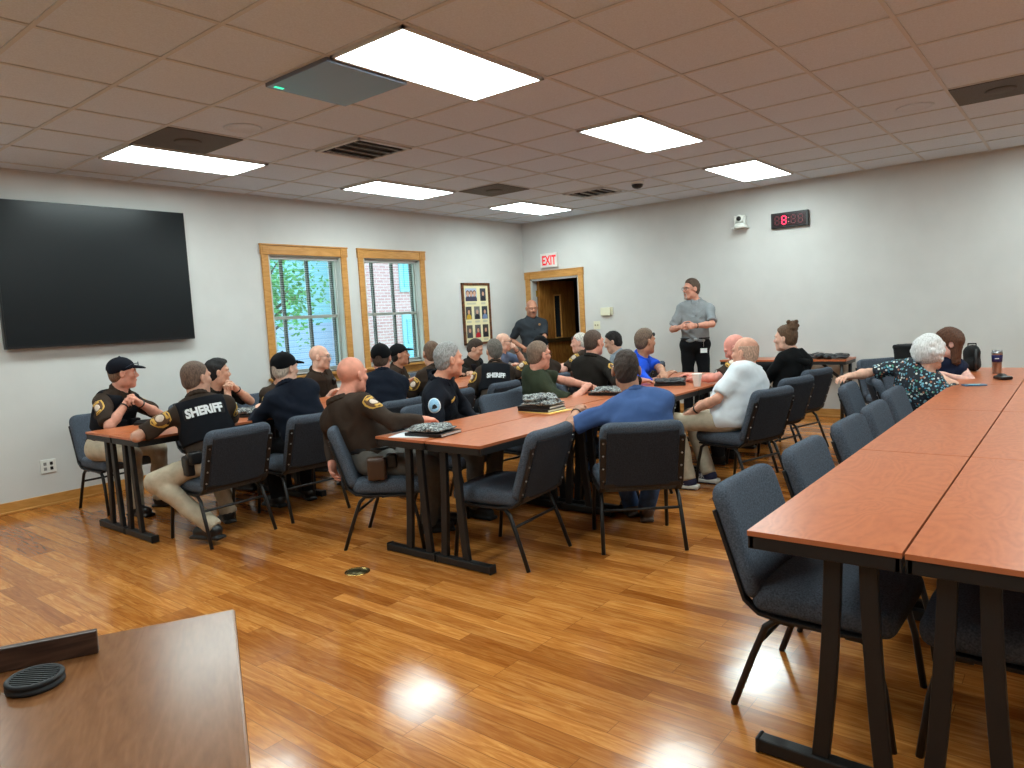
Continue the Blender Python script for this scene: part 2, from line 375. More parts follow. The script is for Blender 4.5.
EDGE = mat('table_edge_band', (176, 100, 62), .4)
BLACKM = mat('black_powder_coat', (17, 16, 17), .5, noise=.15, nscale=200, bump=.05, bscale=500)
GUNM = mat('grey_hammered_steel', (34, 31, 31), .42, .3, noise=.15, nscale=150)
FAB = mat('slate_blue_chair_tweed', (79, 86, 97), .92, noise=.4, nscale=170, bump=.35, bscale=420, spec=.15)
FABB = mat('charcoal_chair_back_cloth', (46, 48, 54), .92, noise=.4, nscale=170, bump=.3, bscale=420, spec=.15)
STEEL = mat('bright_steel', (190, 192, 195), .3, 1)
WHITEP = mat('white_plastic', (228, 228, 222), .45)
CREAM = mat('cream_plastic', (226, 222, 196), .5)
BLACKP = mat('black_plastic', (13, 13, 15), .4)
BLACKC = mat('black_cloth', (17, 17, 19), .85, bump=.3, bscale=200)
TILE = mat('fissured_ceiling_tile', (208, 219, 230), .92, noise=.07, nscale=120, bump=.25, bscale=160, spec=.1)
TBAR = mat('ceiling_t_bar', (196, 198, 198), .6)
TBARW = mat('white_painted_metal', (205, 205, 203), .45)
LEAF = mat('green_leaf', (104, 172, 98), .6, noise=.4, nscale=4)
XW0, XW1, YW0, YW1 = -1.9, 9.33, -3.3, 7.185
def struct(o): o['kind'] = 'structure'; return o
# ------------------------------------------------------------------ floor, walls, ceiling
mb = MB(); mb.bx(XW0, XW1 + 2.6, YW0, YW1, -.1, 0); struct(mb.build('floor', floor_mat()))
def wall_holes(name, axis, at, thick, a0, a1, holes, z1=CEIL + .2):
    mb = MB(); xs = [a0]
    def put(u0, u1, z0, zz):
        if u1 - u0 < 1e-4 or zz - z0 < 1e-4: return
        if axis == 'y': mb.bx(u0, u1, at, at + thick, z0, zz)
        else: mb.bx(at, at + thick, u0, u1, z0, zz)
    c = a0
    for h0, h1, z0, zz in holes:
        put(c, h0, 0, z1); put(h0, h1, 0, z0); put(h0, h1, zz, z1); c = h1
    put(c, a1, 0, z1); return struct(mb.build(name, WALL))
W1 = (4.64, 5.65); W2 = (6.0, 6.99); WZ = (.90, 2.29)
DY0, DY1, DZ = 6.125, 7.06, 2.03
wall_holes('wall_left', 'y', YW1, .22, XW0, XW1 + .12, [W1 + WZ, W2 + WZ])
wall_holes('wall_front', 'x', XW1, .12, YW0, YW1, [(DY0, DY1, 0, DZ)])
mb = MB(); mb.bx(XW0, XW1 + .12, YW0 - .15, YW0, 0, CEIL + .2); struct(mb.build('wall_right', WALL))
mb = MB(); mb.bx(XW0 - .15, XW0, YW0 - .15, YW1 + .2, 0, CEIL + .2); struct(mb.build('wall_rear', WALL))
mb = MB(); mb.bx(XW0, XW1 + .12, YW0, YW1 + .2, CEIL, CEIL + .12); struct(mb.build('ceiling', TILE))
TX, TY, TS = 3.1937, 2.0569, .6096
gx = [TX + i * TS for i in range(-9, 12) if XW0 < TX + i * TS < XW1]; gy = [TY + j * TS for j in range(-9, 10) if YW0 < TY + j * TS < YW1]
mb = MB()
for x in gx: mb.bx(x - .012, x + .012, YW0, YW1, CEIL - .006, CEIL + .002)
for y in gy: mb.bx(XW0, XW1, y - .012, y + .012, CEIL - .0055, CEIL + .002)
for a in ((XW0, XW0 + .022, YW0, YW1), (XW1 - .022, XW1, YW0, YW1), (XW0, XW1, YW0, YW0 + .022), (XW0, XW1, YW1 - .022, YW1)): mb.bx(*a, CEIL - .007, CEIL + .002)
struct(mb.build('trim_1', TBAR))
mb = MB(); mb.bx(XW0, XW1, YW1 - .016, YW1, 0, .098); mb.bx(XW0, XW1, YW1 - .03, YW1 - .016, 0, .02); struct(mb.build('baseboard_left', OAKX, bevel=.004))
OAKY = laminate_mat('oak_trim_side', (184, 128, 62), (196, 140, 74), (204, 150, 84), 1.0, .3, (6, .8, 6))
mb = MB(); mb.bx(XW1 - .016, XW1, YW0, DY0 - .1, 0, .098); mb.bx(XW1 - .03, XW1 - .016, YW0, DY0 - .1, 0, .02); struct(mb.build('baseboard_front', OAKY, bevel=.004))
# ------------------------------------------------------------------ windows (casing, sash, panes)
GLASS = glass_mat(); SASH = mat('painted_sash', (196, 198, 190), .5); MUNT = mat('backlit_dark_muntin', (84, 78, 72), .6)  # muntin colour is darkened to hold the backlit shade of the bars
def window(n, x0, x1):
    z0, z1 = WZ; r = struct(empty(f'window_{n}', ((x0 + x1) / 2, YW1, z0))); ox, oy, oz = (x0 + x1) / 2, YW1, z0
    def B(mbx, nm, m, bev=None):
        mbx.v = [(a - ox, b - oy, c - oz) for a, b, c in mbx.v]; o = mbx.build(nm, m, r, bev); return o
    cw = .085
    m = MB(); m.bx(x0 - cw, x0, YW1 - .022, YW1, z0 - .02, z1 + .0); m.bx(x1, x1 + cw, YW1 - .022, YW1, z0 - .02, z1)
    B(m, 'side_casing', OAK, .004)
    m = MB(); m.bx(x0, x1, YW1 - .022, YW1, z1, z1 + .1); m.bx(x0 - cw - .015, x1 + cw + .015, YW1 - .036, YW1, z1 + .1, z1 + .118); B(m, 'head_casing', OAKX, .004)
    for xx in (x0 - cw / 2, x1 + cw / 2):
        m = MB(); m.bx(xx - .052, xx + .052, YW1 - .03, YW1, z1 - .004, z1 + .1); m.bx(xx - .03, xx + .03, YW1 - .037, YW1 - .03, z1 + .022, z1 + .078); B(m, 'corner_block', OAK, .004)
    m = MB(); m.bx(x0 - cw - .03, x1 + cw + .03, YW1 - .06, YW1 + .1, z0 - .03, z0); m.bx(x0 - cw, x1 + cw, YW1 - .02, YW1, z0 - .12, z0 - .03); B(m, 'sill', OAKX, .005)
    ys = YW1 + .085
    m = MB(); m.bx(x0, x0 + .045, ys, ys + .045, z0, z1); m.bx(x0, x1, ys, ys + .045, z0, z0 + .06); m.bx(x0, x1, ys, ys + .045, z1 - .045, z1)
    m.bx(x1 - .04, x1, ys, ys + .045, z0, z1)
    zm = 1.575; m.bx(x0, x1, ys - .01, ys + .045, zm - .018, zm + .018); m.bx(x0, x0 + .03, YW1, ys, z0, z1); m.bx(x1 - .012, x1, YW1, ys, z0, z1); m.bx(x0, x1, YW1, ys, z1 - .012, z1)
    B(m, 'sash_frame', SASH, .003)
    m = MB()
    for fx in (.255, .605, .955): xx = x0 + fx * (x1 - x0); m.bx(xx - .014, xx + .014, ys + .04, ys + .08, z0, z1)
    B(m, 'muntin', MUNT)
    m = MB(); m.bx(x0, x1, ys + .02, ys + .026, z0, z1); B(m, 'pane', GLASS)
window(1, *W1); window(2, *W2)
for n, (x0, x1), lb in ((1, W1, 'open white mini blind in the oak window nearer the television'), (2, W2, 'open white mini blind in the oak window nearer the door')):
    r = empty('window_blind', ((x0 + x1) / 2, YW1 + .06, WZ[0] + .01), 0, lb, 'blind', 'open mini blinds in the two windows'); hw = (x1 - x0) / 2 - .02
    m = MB(); m.bx(-hw, hw, -.015, .015, 1.335, 1.365); m.build('head_rail', TBARW, r, .003)
    m = MB(); m.bx(-hw, hw, -.012, .012, 0, .014); m.build('bottom_rail', TBARW, r, .003)
    m = MB()
    for k in range(52): z = .03 + k * .0252; m.box((0, 0, z), (2 * hw, .019, .0009), None)
    m.build('slats', TBARW, r)
    m = MB()
    for xx in (-hw * .7, 0, hw * .7): m.tube([(xx, -.014, 0), (xx, -.014, 1.34)], .0011, 5)
    m.tube([(hw * .93, -.02, .35), (hw * .93, -.02, 1.33)], .004, 6); m.build('cord', WHITEP, r)
# ------------------------------------------------------------------ outside the windows
BRK = brick_mat('pale_red_brick', (214, 160, 160), (198, 140, 142), (222, 198, 198), .22, .075, .012)
SID = brick_mat('pale_blue_siding', (150, 206, 222), (146, 200, 218), (116, 168, 190), 9, .16, .008)
TRIMB = mat('pale_blue_trim', (150, 214, 226), .6); PANEB = mat('painted_sky_pane', (120, 190, 214), .1)  # pane base colour is a painted sky reflection
mb = MB(); mb.bx(-6, 40, YW1 + .22, 40, -.7, -.6); g = mb.build('lawn', mat('lawn', (120, 150, 90), .9, noise=.3, nscale=3)); struct(g)
r = empty('neighbouring_building', (13.3, 14, -.6), 0, 'brick building with pale blue siding wing seen through both windows', 'building')
m = MB(); m.bx(-1.75, 8, 0, 6, 0, 8); m.build('brick_wall', BRK, r)
m = MB(); m.bx(-9, -1.75, 1.2, 6, 2.15, 8); m.build('siding_wall', SID, r)
m = MB(); m.bx(-9, -1.75, 1.15, 6, 0, 2.15); m.build('lower_siding', brick_mat('pale_lavender_siding', (176, 196, 228), (168, 188, 222), (140, 164, 204), 9, .16, .008), r)
for x in (.05,):
    for z in (.75, 2.95):
        m = MB(); m.bx(x - .5, x + .5, -.05, .03, z - .1, z + 1.5)
        w = m.build('outside_window', TRIMB, r)
        m = MB(); m.bx(x - .38, x + .38, -.08, -.04, z + .02, z + .66); m.bx(x - .38, x + .38, -.08, -.04, z + .74, z + 1.38); m.build('pane', PANEB, w)
def tree(loc, lb, n, sp, h):
    r = empty('leafy_tree', loc, 0, lb, 'tree'); m = MB(); rr = random.Random(3)
    m.tube([(0, 0, -.0), (.05, 0, h * .4), (.0, .1, h * .75)], [.11, .08, .05], 8)
    tips = []
    for k in range(16):
        a = k * 2.4; z = h * (.48 + .45 * rr.random()); e = (sp * math.cos(a) * (.5 + .5 * rr.random()), .8 * math.sin(a), z + .25 * rr.random())
        m.tube([(.03, .02, z - .35), (e[0] * .5, e[1] * .5, z - .1), e], [.04, .025, .01], 6); tips.append(e)
    m.build('trunk', mat('tree_bark', (96, 84, 74), .9, noise=.3, nscale=30), r)
    m = MB()
    for k in range(n):
        t = tips[rr.randrange(len(tips))]; f = .35 + .8 * rr.random()
        c = np.array((t[0] * f + rr.gauss(0, .28), t[1] * f + rr.gauss(0, .25), t[2] + rr.gauss(0, .28)))
        a = nrm((rr.gauss(0, 1), rr.gauss(0, 1), rr.gauss(0, .6))); b = nrm(np.cross(a, (rr.gauss(0, 1), rr.gauss(0, 1), rr.gauss(0, 1)))); s = .03 + .03 * rr.random()
        m.add([c - a * s, c + b * s * .5, c + a * s, c - b * s * .5], [(0, 1, 2, 3)])
    tag(m.build('foliage', LEAF, r), kind='stuff')
tree((6.3, 10.2, -.6), 'green leafy tree outside the window nearer the television', 3200, .85, 4.4)
# ------------------------------------------------------------------ doorway, door leaf and corridor
d = struct(empty('door_1', (XW1, (DY0 + DY1) / 2, 0))); dy = (DY0 + DY1) / 2
cw = .09; w2 = (DY1 - DY0) / 2
m = MB(); m.bx(-.022, 0, -w2 - cw, -w2, 0, DZ); m.bx(-.022, 0, w2, w2 + cw, 0, DZ); m.build('side_casing', OAK, d, .004)
m = MB(); m.bx(-.022, 0, -w2, w2, DZ, DZ + .1); m.bx(-.034, 0, -w2 - cw - .01, w2 + cw + .01, DZ + .1, DZ + .116); m.build('head_casing', OAKY, d, .004)
for s in (-1, 1):
    m = MB(); m.bx(-.03, 0, s * (w2 + cw / 2) - .052, s * (w2 + cw / 2) + .052, DZ - .002, DZ + .1); m.bx(-.036, -.03, s * (w2 + cw / 2) - .03, s * (w2 + cw / 2) + .03, DZ + .02, DZ + .08); m.build('corner_block', OAK, d, .004)
m = MB(); m.bx(0, .125, -w2, -w2 + .03, 0, DZ); m.bx(0, .125, w2 - .03, w2, 0, DZ); m.bx(0, .125, -w2, w2, DZ - .03, DZ); m.build('jamb', mat('door_jamb_paint', (190, 190, 186), .5), d, .003)
DOORW = laminate_mat('door_oak_veneer', (126, 78, 30), (150, 98, 44), (166, 114, 56), 1.0, .32, (3, 3, .5))
r = empty('door_2', (XW1 + .125, DY1 - .035, 0), math.radians(-6)); struct(r)    # leaf swung out into the corridor
m = MB()
for a in ((0, .36, .01, 2.0), (.52, .88, .01, 2.0), (.36, .52, .01, 1.06), (.36, .52, 1.76, 2.0)): m.bx(a[0], a[1], -.045, 0, a[2], a[3])
m.build('leaf', DOORW, r)
m = MB(); m.bx(.35, .53, -.05, .005, 1.04, 1.065); m.bx(.35, .53, -.05, .005, 1.755, 1.78); m.bx(.345, .365, -.05, .005, 1.04, 1.78); m.bx(.515, .535, -.05, .005, 1.04, 1.78); m.build('lite_frame', OAK, r, .003)
m = MB(); m.bx(.36, .52, -.025, -.02, 1.06, 1.76); m.build('pane', mat('dark_wired_glass', (40, 44, 50), .08), r)
m = MB(); m.bx(.06, .84, -.085, -.06, .99, 1.05); m.bx(.06, .13, -.085, -.045, .98, 1.06); m.bx(.77, .84, -.085, -.045, .98, 1.06); m.build('push_bar', mat('bronze_bar', (120, 96, 62), .35, .8), r, .004)
for z in (.25, 1.0, 1.75):
    m = MB(); m.bx(-.03, .04, -.02, .012, z, z + .1); m.tube([(-.004, .012, z), (-.004, .012, z + .1)], .008, 8); m.build('hinge', mat('brass_hinge', (176, 140, 60), .35, .9), r)
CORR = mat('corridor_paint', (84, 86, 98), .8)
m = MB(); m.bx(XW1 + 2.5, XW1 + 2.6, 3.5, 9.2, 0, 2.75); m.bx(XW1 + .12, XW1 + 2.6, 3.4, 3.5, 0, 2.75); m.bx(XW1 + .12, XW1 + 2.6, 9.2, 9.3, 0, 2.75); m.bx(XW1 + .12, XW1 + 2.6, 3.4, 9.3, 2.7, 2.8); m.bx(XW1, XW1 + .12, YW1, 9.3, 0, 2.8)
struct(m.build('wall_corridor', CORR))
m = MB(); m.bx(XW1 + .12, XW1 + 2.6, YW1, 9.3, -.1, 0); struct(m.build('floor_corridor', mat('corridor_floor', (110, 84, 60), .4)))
# ------------------------------------------------------------------ ceiling fixtures
LIT = mat('lit_diffuser', (229, 247, 246), .5, emit=LAMP)
def cell(i, j): return TX + i * TS, TY + j * TS
SEEN = {(-1, 1): 'bright ceiling panel light nearest the camera, largest of the six', (3, 1): 'lit ceiling panel over the middle of the long table row', (7, 1): 'lit ceiling panel nearest the red digital clock',
        (-1, 6): 'lit ceiling panel by the television wall, under a dark grille tile', (3, 6): 'lit ceiling panel beyond the slatted air vent', (7, 6): 'lit ceiling panel nearest the open door corner'}
OUTL = 'ceiling panel light behind and beside the camera'
for i in (-5, -1, 3, 7):
    for j in (-4, 1, 6):
        x, y = cell(i, j); r = empty('ceiling_light', (x + TS, y + TS / 2, CEIL - .02), 0, SEEN.get((i, j), OUTL), 'light', 'recessed ceiling panel lights')
        m = MB(); w, h = TS - .014, TS / 2 - .014
        for a in ((-w, w, -h, -h + .02), (-w, w, h - .02, h), (-w, -w + .02, -h, h), (w - .02, w, -h, h)): m.bx(*a, 0, .02)
        m.build('frame', TBARW, r)
        m = MB(); m.bx(-w + .018, w - .018, -h + .018, h - .018, .004, .012); m.build('diffuser', LIT, r)
GRL = mat('dark_perforated_metal', (88, 82, 72), .7, noise=.3, nscale=300, bump=.4, bscale=600)
for i, j, lb in ((-1, 5, 'dark perforated return grille beside the light near the television'), (5, 5, 'dark perforated return grille between the two far left ceiling lights'), (5, -3, 'dark perforated return grille at the upper right of the ceiling')):
    x, y = cell(i, j); r = empty('return_grille', (x + TS / 2, y + TS / 2, CEIL - .012), 0, lb, 'vent', 'dark return grilles in the ceiling'); h = TS / 2 - .012
    m = MB(); m.bx(-h, h, -h, h, 0, .01); m.build('plate', GRL, r); m = MB(); m.lathe([(.1, 0), (.09, -.008), (0, -.01)]); m.build('damper', GRL, r)
x, y = cell(-1, 2); r = empty('ceiling_microphone', (x + TS / 2, y + TS / 2, CEIL - .03), 0, 'flat silver blue panel with green light beside nearest ceiling lamp', 'microphone'); h = TS / 2 - .006
m = MB(); m.bx(-h, h, -h, h, 0, .03); m.build('housing', mat('brushed_silver_panel', (120, 126, 138), .38, .6), r, .004)
m = MB(); m.bx(-h + .03, -h + .09, h - .06, h - .04, -.003, .002); m.build('indicator_lamp', mat('green_lamp', (60, 220, 170), .4, emit=1.2), r)
for i, j, w, lb in ((1, 4, 1.0, 'slatted air vent in the ceiling between the left lights'), (7, 4, .8, 'narrow slatted air vent beside the black dome detector')):
    x, y = cell(i, j); r = empty('air_vent', (x + TS * w / 2, y + TS / 2, CEIL - .02), 0, lb, 'vent'); a, b = TS * w / 2 - .02, TS / 2 - .02
    m = MB()
    for q in ((-a, a, -b, -b + .03), (-a, a, b - .03, b), (-a, -a + .03, -b, b), (a - .03, a, -b, b)): m.bx(*q, 0, .02)
    m.build('frame', TBARW, r, .003)
    m = MB(); m.bx(-a + .02, a - .02, -b + .02, b - .02, .012, .018); m.build('duct_shade_plate', mat('duct_shade_tone', (26, 24, 23), .8), r)  # flat plate, the shade of the open duct is put into its dark colour
    for k in range(4):
        yy = -b + .1 + k * (2 * b - .2) / 3; m = MB(); m.box((0, yy, .004), (2 * a - .06, .035, .004), np.array([[1, 0, 0], [0, .8, -.6], [0, .6, .8]])); m.build('slat', TBARW, r)
r = empty('dome_detector', (7.6, 4.12, CEIL), 0, 'small black dome detector with white base on the ceiling', 'detector')
m = MB(); m.lathe([(.075, 0), (.078, -.02), (.06, -.035)]); m.build('base', WHITEP, r); m = MB(); m.lathe([(.068, -.028), (.06, -.055), (.035, -.072), (0, -.078)]); m.build('dome', BLACKP, r)
for x, y, lb in ((3.02, 4.85, 'round ceiling speaker near the television side'), (6.6, 1.1, 'round ceiling speaker near the upper right grille')):
    r = empty('ceiling_speaker', (x, y, CEIL), 0, lb, 'speaker'); m = MB(); m.lathe([(.135, 0), (.135, -.006), (.12, -.009), (.118, -.005)], n=40); m.build('rim', TILE, r)
    m = MB(); m.lathe([(.119, -.001), (.119, -.004), (0, -.0045)], n=40); m.build('grille', mat('speaker_mesh', (186, 166, 154), .8, bump=.5, bscale=700), r)
# ------------------------------------------------------------------ things on the walls
r = empty('television', (2.852, YW1 - .012, 1.395), 0, 'large black wall mounted television', 'television')
SCR = mat('television_screen', (9, 15, 19), .3, spec=.35)
m = MB(); m.bx(-.825, .825, -.075, -.02, .005, 1.265); m.build('cabinet', BLACKP, r, .004)
m = MB(); m.bx(-.813, .813, -.079, -.07, .025, 1.255); m.build('screen', SCR, r)
m = MB(); m.bx(-.4, .4, -.022, .012, .3, .9); m.build('bracket', BLACKM, r)
r = empty('portrait_frame', (8.11, YW1, 1.06), 0, 'tall wooden frame of nine portrait photos by the door', 'picture frame')
m = MB()
for a in ((-.315, .315, -.03, 0, 0, .035), (-.315, .315, -.03, 0, .885, .92), (-.315, -.275, -.03, 0, 0, .92), (.275, .315, -.03, 0, 0, .92)): m.bx(*a)
m.build('frame', laminate_mat('walnut_frame', (70, 38, 20), (96, 56, 30), (120, 74, 42), 1, .35, (3, 3, 3)), r, .006)
m = MB(); m.bx(-.28, .28, -.014, -.004, .03, .89); m.build('mat_board', mat('cream_mat_board', (232, 222, 180), .8), r)
def pm(c): return mat('photo_tone_%d_%d_%d' % c, c, .5)
SKT = (206, 160, 136)
def photo(cx, cz, w, h, bg, suit, hair, group=False):
    m = MB(); m.bx(cx - w / 2, cx + w / 2, -.018, -.013, cz - h / 2, cz + h / 2)
    heads = [cx] if not group else [cx - w * .3, cx, cx + w * .3]
    for q, hx in enumerate(heads):
        s = .5 if group else 1; ww = w * .42 * (.5 if group else 1)
        y = -.0186 - .0004 * q; b = cz - h / 2
        m.poly([(hx - ww, y, b), (hx + ww, y, b), (hx + ww * .95, y, b + h * .26), (hx + ww * .4, y, b + h * .4), (hx - ww * .4, y, b + h * .4), (hx - ww * .95, y, b + h * .26)], 1)
        hc = b + h * .58; rr = w * .2 * (.62 if group else 1)
        m.poly([(hx + 1.25 * rr * math.cos(t), y - .0004, hc + rr * .35 + 1.3 * rr * math.sin(t)) for t in np.linspace(0, 6.28, 12, endpoint=False)], 3)
        m.poly([(hx + rr * math.cos(t), y - .0008, hc - rr * .1 + 1.3 * rr * math.sin(t)) for t in np.linspace(0, 6.28, 12, endpoint=False)], 2)
    o = m.build('photo', [pm(bg), pm(suit), pm(SKT), pm(hair)], r)
    m = MB(); m.bx(cx - w * .4, cx + w * .4, -.017, -.013, cz - h / 2 - .05, cz - h / 2 - .022); m.build('name_plate', pm((200, 196, 170)), r)
photo(-.115, .745, .25, .19, (176, 190, 214), (60, 60, 84), (90, 60, 40), True)
for cx, cz, bg, su, ha in ((.155, .745, (60, 64, 76), (30, 32, 44), (50, 40, 34)), (-.185, .475, (70, 70, 72), (200, 160, 50), (60, 40, 30)), (-.0, .475, (120, 116, 112), (30, 32, 40), (150, 150, 150)), (.175, .475, (50, 56, 66), (120, 140, 180), (40, 34, 34)),
                           (-.185, .2, (90, 84, 80), (60, 62, 66), (110, 84, 70)), (-.0, .2, (96, 92, 92), (190, 30, 40), (60, 40, 34)), (.175, .2, (66, 60, 58), (28, 28, 34), (60, 50, 44))): photo(cx, cz, .125, .19, bg, su, ha)
def wallB(y, z): return (XW1, y, z)
r = empty('exit_sign', wallB(6.64, 2.3), 0, 'white sign with red EXIT letters above the door', 'sign')
m = MB(); m.bx(-.06, 0, -.16, .16, -.11, .11); m.build('housing', mat('exit_sign_white', (232, 226, 220), .4), r, .006)
EXR = mat('exit_red', (226, 40, 48), .5, emit=.35)
text_on('lettering', 'EXIT', .2, .006, (-.061, -.012, -.008), (0, -1, 0), (0, 0, 1), EXR, r, .002, sx=.66)
r = empty('digital_clock', wallB(2.93, 2.47), 0, 'black wall clock with a red lit 8', 'clock')
m = MB(); m.bx(-.05, 0, -.228, .228, -.095, .095); m.build('case', BLACKP, r, .006)
m = MB(); m.bx(-.052, -.048, -.2, .2, -.075, .075); m.build('display', mat('clock_display', (44, 16, 22), .25), r)
def seg8(cy, w, h, t, on, nm):
    m = MB()
    for z in (-h / 2, 0, h / 2): m.bx(-.056, -.051, cy - w / 2 + t * .7, cy + w / 2 - t * .7, z - t / 2, z + t / 2)
    for yy in (-w / 2, w / 2):
        for z0, z1 in ((-h / 2, 0), (0, h / 2)): m.bx(-.056, -.051, cy + yy - t / 2, cy + yy + t / 2, z0 + t * .6, z1 - t * .6)
    m.build(nm, mat('lit_red_segment', (255, 40, 80), .4, emit=2.2) if on else mat('unlit_red_segment', (92, 30, 40), .5), r)
for cy, on in ((.15, 0), (.065, 1), (-.05, 0), (-.135, 0)): seg8(cy, .05, .098, .012, on, 'digit')
m = MB(); m.bx(-.056, -.051, .003, .013, -.03, -.02); m.bx(-.056, -.051, .003, .013, .018, .028); m.build('colon', mat('dim_red_dots', (210, 110, 110), .4, emit=.5), r)
r = empty('conference_camera', wallB(3.54, 2.5), 0, 'white swivelling camera on a wall bracket', 'camera')
m = MB(); m.bx(-.17, 0, -.09, .09, -.07, -.058); m.build('bracket', WHITEP, r, .003)
m = MB(); m.lathe([(.085, -.058), (.085, -.045), (.06, -.015), (.045, -.005), (0, -.005)], (-.085, 0, 0)); m.build('base', WHITEP, r)
m = MB(); m.bx(-.12, -.05, .05, .075, -.03, .09); m.bx(-.12, -.05, -.075, -.05, -.03, .09); m.bx(-.12, -.05, -.07, .07, -.02, -.005); m.build('yoke', WHITEP, r, .01)
Rl = np.array([[0, 0, -1], [0, 1, 0], [1, 0, 0]], float)
m = MB(); m.lathe([(.045, -.06), (.05, -.04), (.05, .04), (.04, .05), (0, .05)], (-.085, 0, .05), R=Rl); h = m.build('head', WHITEP, r)
m = MB(); m.lathe([(.03, .045), (.03, .056), (0, .054)], (-.085, 0, .05), R=Rl); m.build('lens', BLACKP, h)
r = empty('thermostat', wallB(5.65, 1.45), 0, 'cream thermostat box on the wall right of the door', 'thermostat')
m = MB(); m.bx(-.045, 0, -.085, .085, -.06, .06); m.build('cover', CREAM, r, .006); m = MB(); m.bx(-.02, 0, -.11, -.085, -.055, .062); m.build('back_plate', CREAM, r, .004)
r = empty('light_switch', wallB(5.83, 1.25), 0, 'cream double switch plate under the thermostat', 'switch')
m = MB(); m.bx(-.008, 0, -.058, .058, -.06, .06); m.build('plate', CREAM, r, .003)
for y in (-.023, .023):
    m = MB(); m.bx(-.02, -.006, y - .006, y + .006, -.012, .014); m.build('toggle', mat('switch_toggle', (150, 140, 110), .5), r)
r = empty('wall_outlet', (2.265, YW1, .35), 0, 'white double outlet plate low on the wall under the television', 'outlet')
m = MB(); m.bx(-.062, .062, -.008, 0, -.06, .06); m.build('plate', WHITEP, r, .003)
for x in (-.025, .025):
    for z in (-.022, .022): m = MB(); m.bx(x - .012, x + .012, -.011, -.007, z - .014, z + .014); m.build('socket', mat('socket_grey', (140, 140, 138), .5) if x < 0 else BLACKP, r, .003)
r = empty('floor_outlet', (2.58, 3.34, 0), 0, 'round brass floor outlet set in the wood floor', 'floor outlet')
BRS = mat('polished_brass', (190, 160, 96), .25, 1)
m = MB(); m.lathe([(.075, .0005), (.073, .004), (.058, .005), (.056, .002)], n=40); m.build('ring', BRS, r)
m = MB(); m.lathe([(.057, .0005), (.057, .0025), (0, .003)], n=32); m.bx(-.02, .02, -.008, .008, .003, .006); m.build('cover', mat('dull_brass', (104, 96, 66), .35, .9), r)
# ------------------------------------------------------------------ folding tables
TL, TH = 1.43, .748
def make_table(name, label, mirror, depth=.435, L=TL):
    r = empty(name, (0, 0, 0), 0, label, 'table')
    hx, hy = L / 2 - .003, depth / 2 - .002
    m = MB(); m.bx(-hx, hx, -hy, hy, TH - .003, TH, 0); m.bx(-hx, hx, -hy, hy, TH - .016, TH - .003, 1); m.build('tabletop', [CHERRY, EDGE], r)
    m = MB(); m.bx(-hx + .004, hx - .004, -hy + .004, -hy + .02, TH - .058, TH - .016); m.bx(-hx + .004, hx - .004, hy - .02, hy - .004, TH - .058, TH - .016)
    m.bx(-hx + .004, -hx + .02, -hy, hy, TH - .058, TH - .016); m.bx(hx - .02, hx - .004, -hy, hy, TH - .058, TH - .016); m.build('apron', BLACKM, r, .003)
    for s in (-1, 1):
        x = s * (hx - .055); sg = -1 if mirror else 1        # uprights sit toward the -y side (sg=1) of the table
        def Y(f): return sg * (hy - f * depth)
        m = MB(); m.box((x, Y(.5), .028), (.05, depth - .01, .045)); m.box((x, hy - .006, .028), (.056, .014, .052)); m.box((x, -hy + .006, .028), (.056, .014, .052))
        fo = m.build('foot', BLACKM, r, .006)
        for f0, f1, f2 in ((.45, .535, .55), (.86, .785, .77)):
            m = MB(); pts = []
            for q in range(9):
                t = q / 8; f = (1 - t) ** 2 * f0 + 2 * t * (1 - t) * (f1 + .02 * (f1 - f0)) + t * t * f2; pts.append((x, Y(f), .045 + t * (TH - .07)))
            m.sweep(pts, .028, .05, (1, 0, 0)); m.build('leg', BLACKM, r, .004)
        m = MB(); m.box((x, Y(.66), TH - .03), (.06, depth * .5, .025)); m.build('leg_bracket', BLACKM, r)
    return r
TABS = []
def table_rows(x0, n, yA, yB, words, grp):
    for k in range(n):
        for q, y in enumerate((yA, yB)): TABS.append((x0 + TL * (k + .5), y, q == 0, words[q][k], grp))
o4 = ['end nearest the camera', 'second from the camera', 'third from the camera', 'far end']
o3 = ['end nearest the camera', 'middle of the row', 'far end']
table_rows(2.13, 4, .165, .603, [['cherry table in the right row, right side, ' + t for t in o4], ['cherry table in the right row, chair side, ' + t for t in o4]], 'cherry tables of the right row')
table_rows(2.90, 3, 2.82, 3.262, [['cherry table of the centre row, side of the blue shirted man, ' + t for t in o3], ['cherry table of the centre row, side of the navy officer, ' + t for t in o3]], 'cherry tables of the centre row')
table_rows(2.15, 4, 5.30, 5.745, [['cherry table of the window row, near side, ' + t for t in o4], ['cherry table of the window row, window side, ' + t for t in o4]], 'cherry tables of the window row')
protos = {}
for x, y, mir, lb, grp in TABS:
    # near-side tables (first of a pair) carry their uprights toward the joint
    mir2 = mir
    if mir2 not in protos: t = make_table('folding_table', lb, mir2); protos[mir2] = t
    else: t = copy_tree(protos[mir2])
    t.location = (x, y, 0); t['label'] = lb; t['group'] = grp
t = empty('side_table', (9.05, 2.93, 0), 0, 'cherry folding table against the far wall', 'table')
m = MB(); m.bx(-.225, .225, -.76, .76, TH - .02, TH, 0); m.build('tabletop', CHERRY, t)
m = MB(); m.bx(-.22, .22, -.755, .755, TH - .06, TH - .02); m.build('apron', BLACKM, t, .003)
for s in (-1, 1):
    for q in (-1, 1):
        m = MB(); m.tube([(q * .19, s * .7, 0), (q * .19, s * .7, TH - .05)], .02, 10); m.build('leg', BLACKM, t)
    m = MB(); m.sweep([(-.0, s * .7, .45), (-.0, s * .42, TH - .05)], .03, .03, (1, 0, 0)); m.sweep([(-.19, s * .7, .45), (.19, s * .7, .45)], .03, .03, (0, 0, 1)); m.build('brace', BLACKM, t)
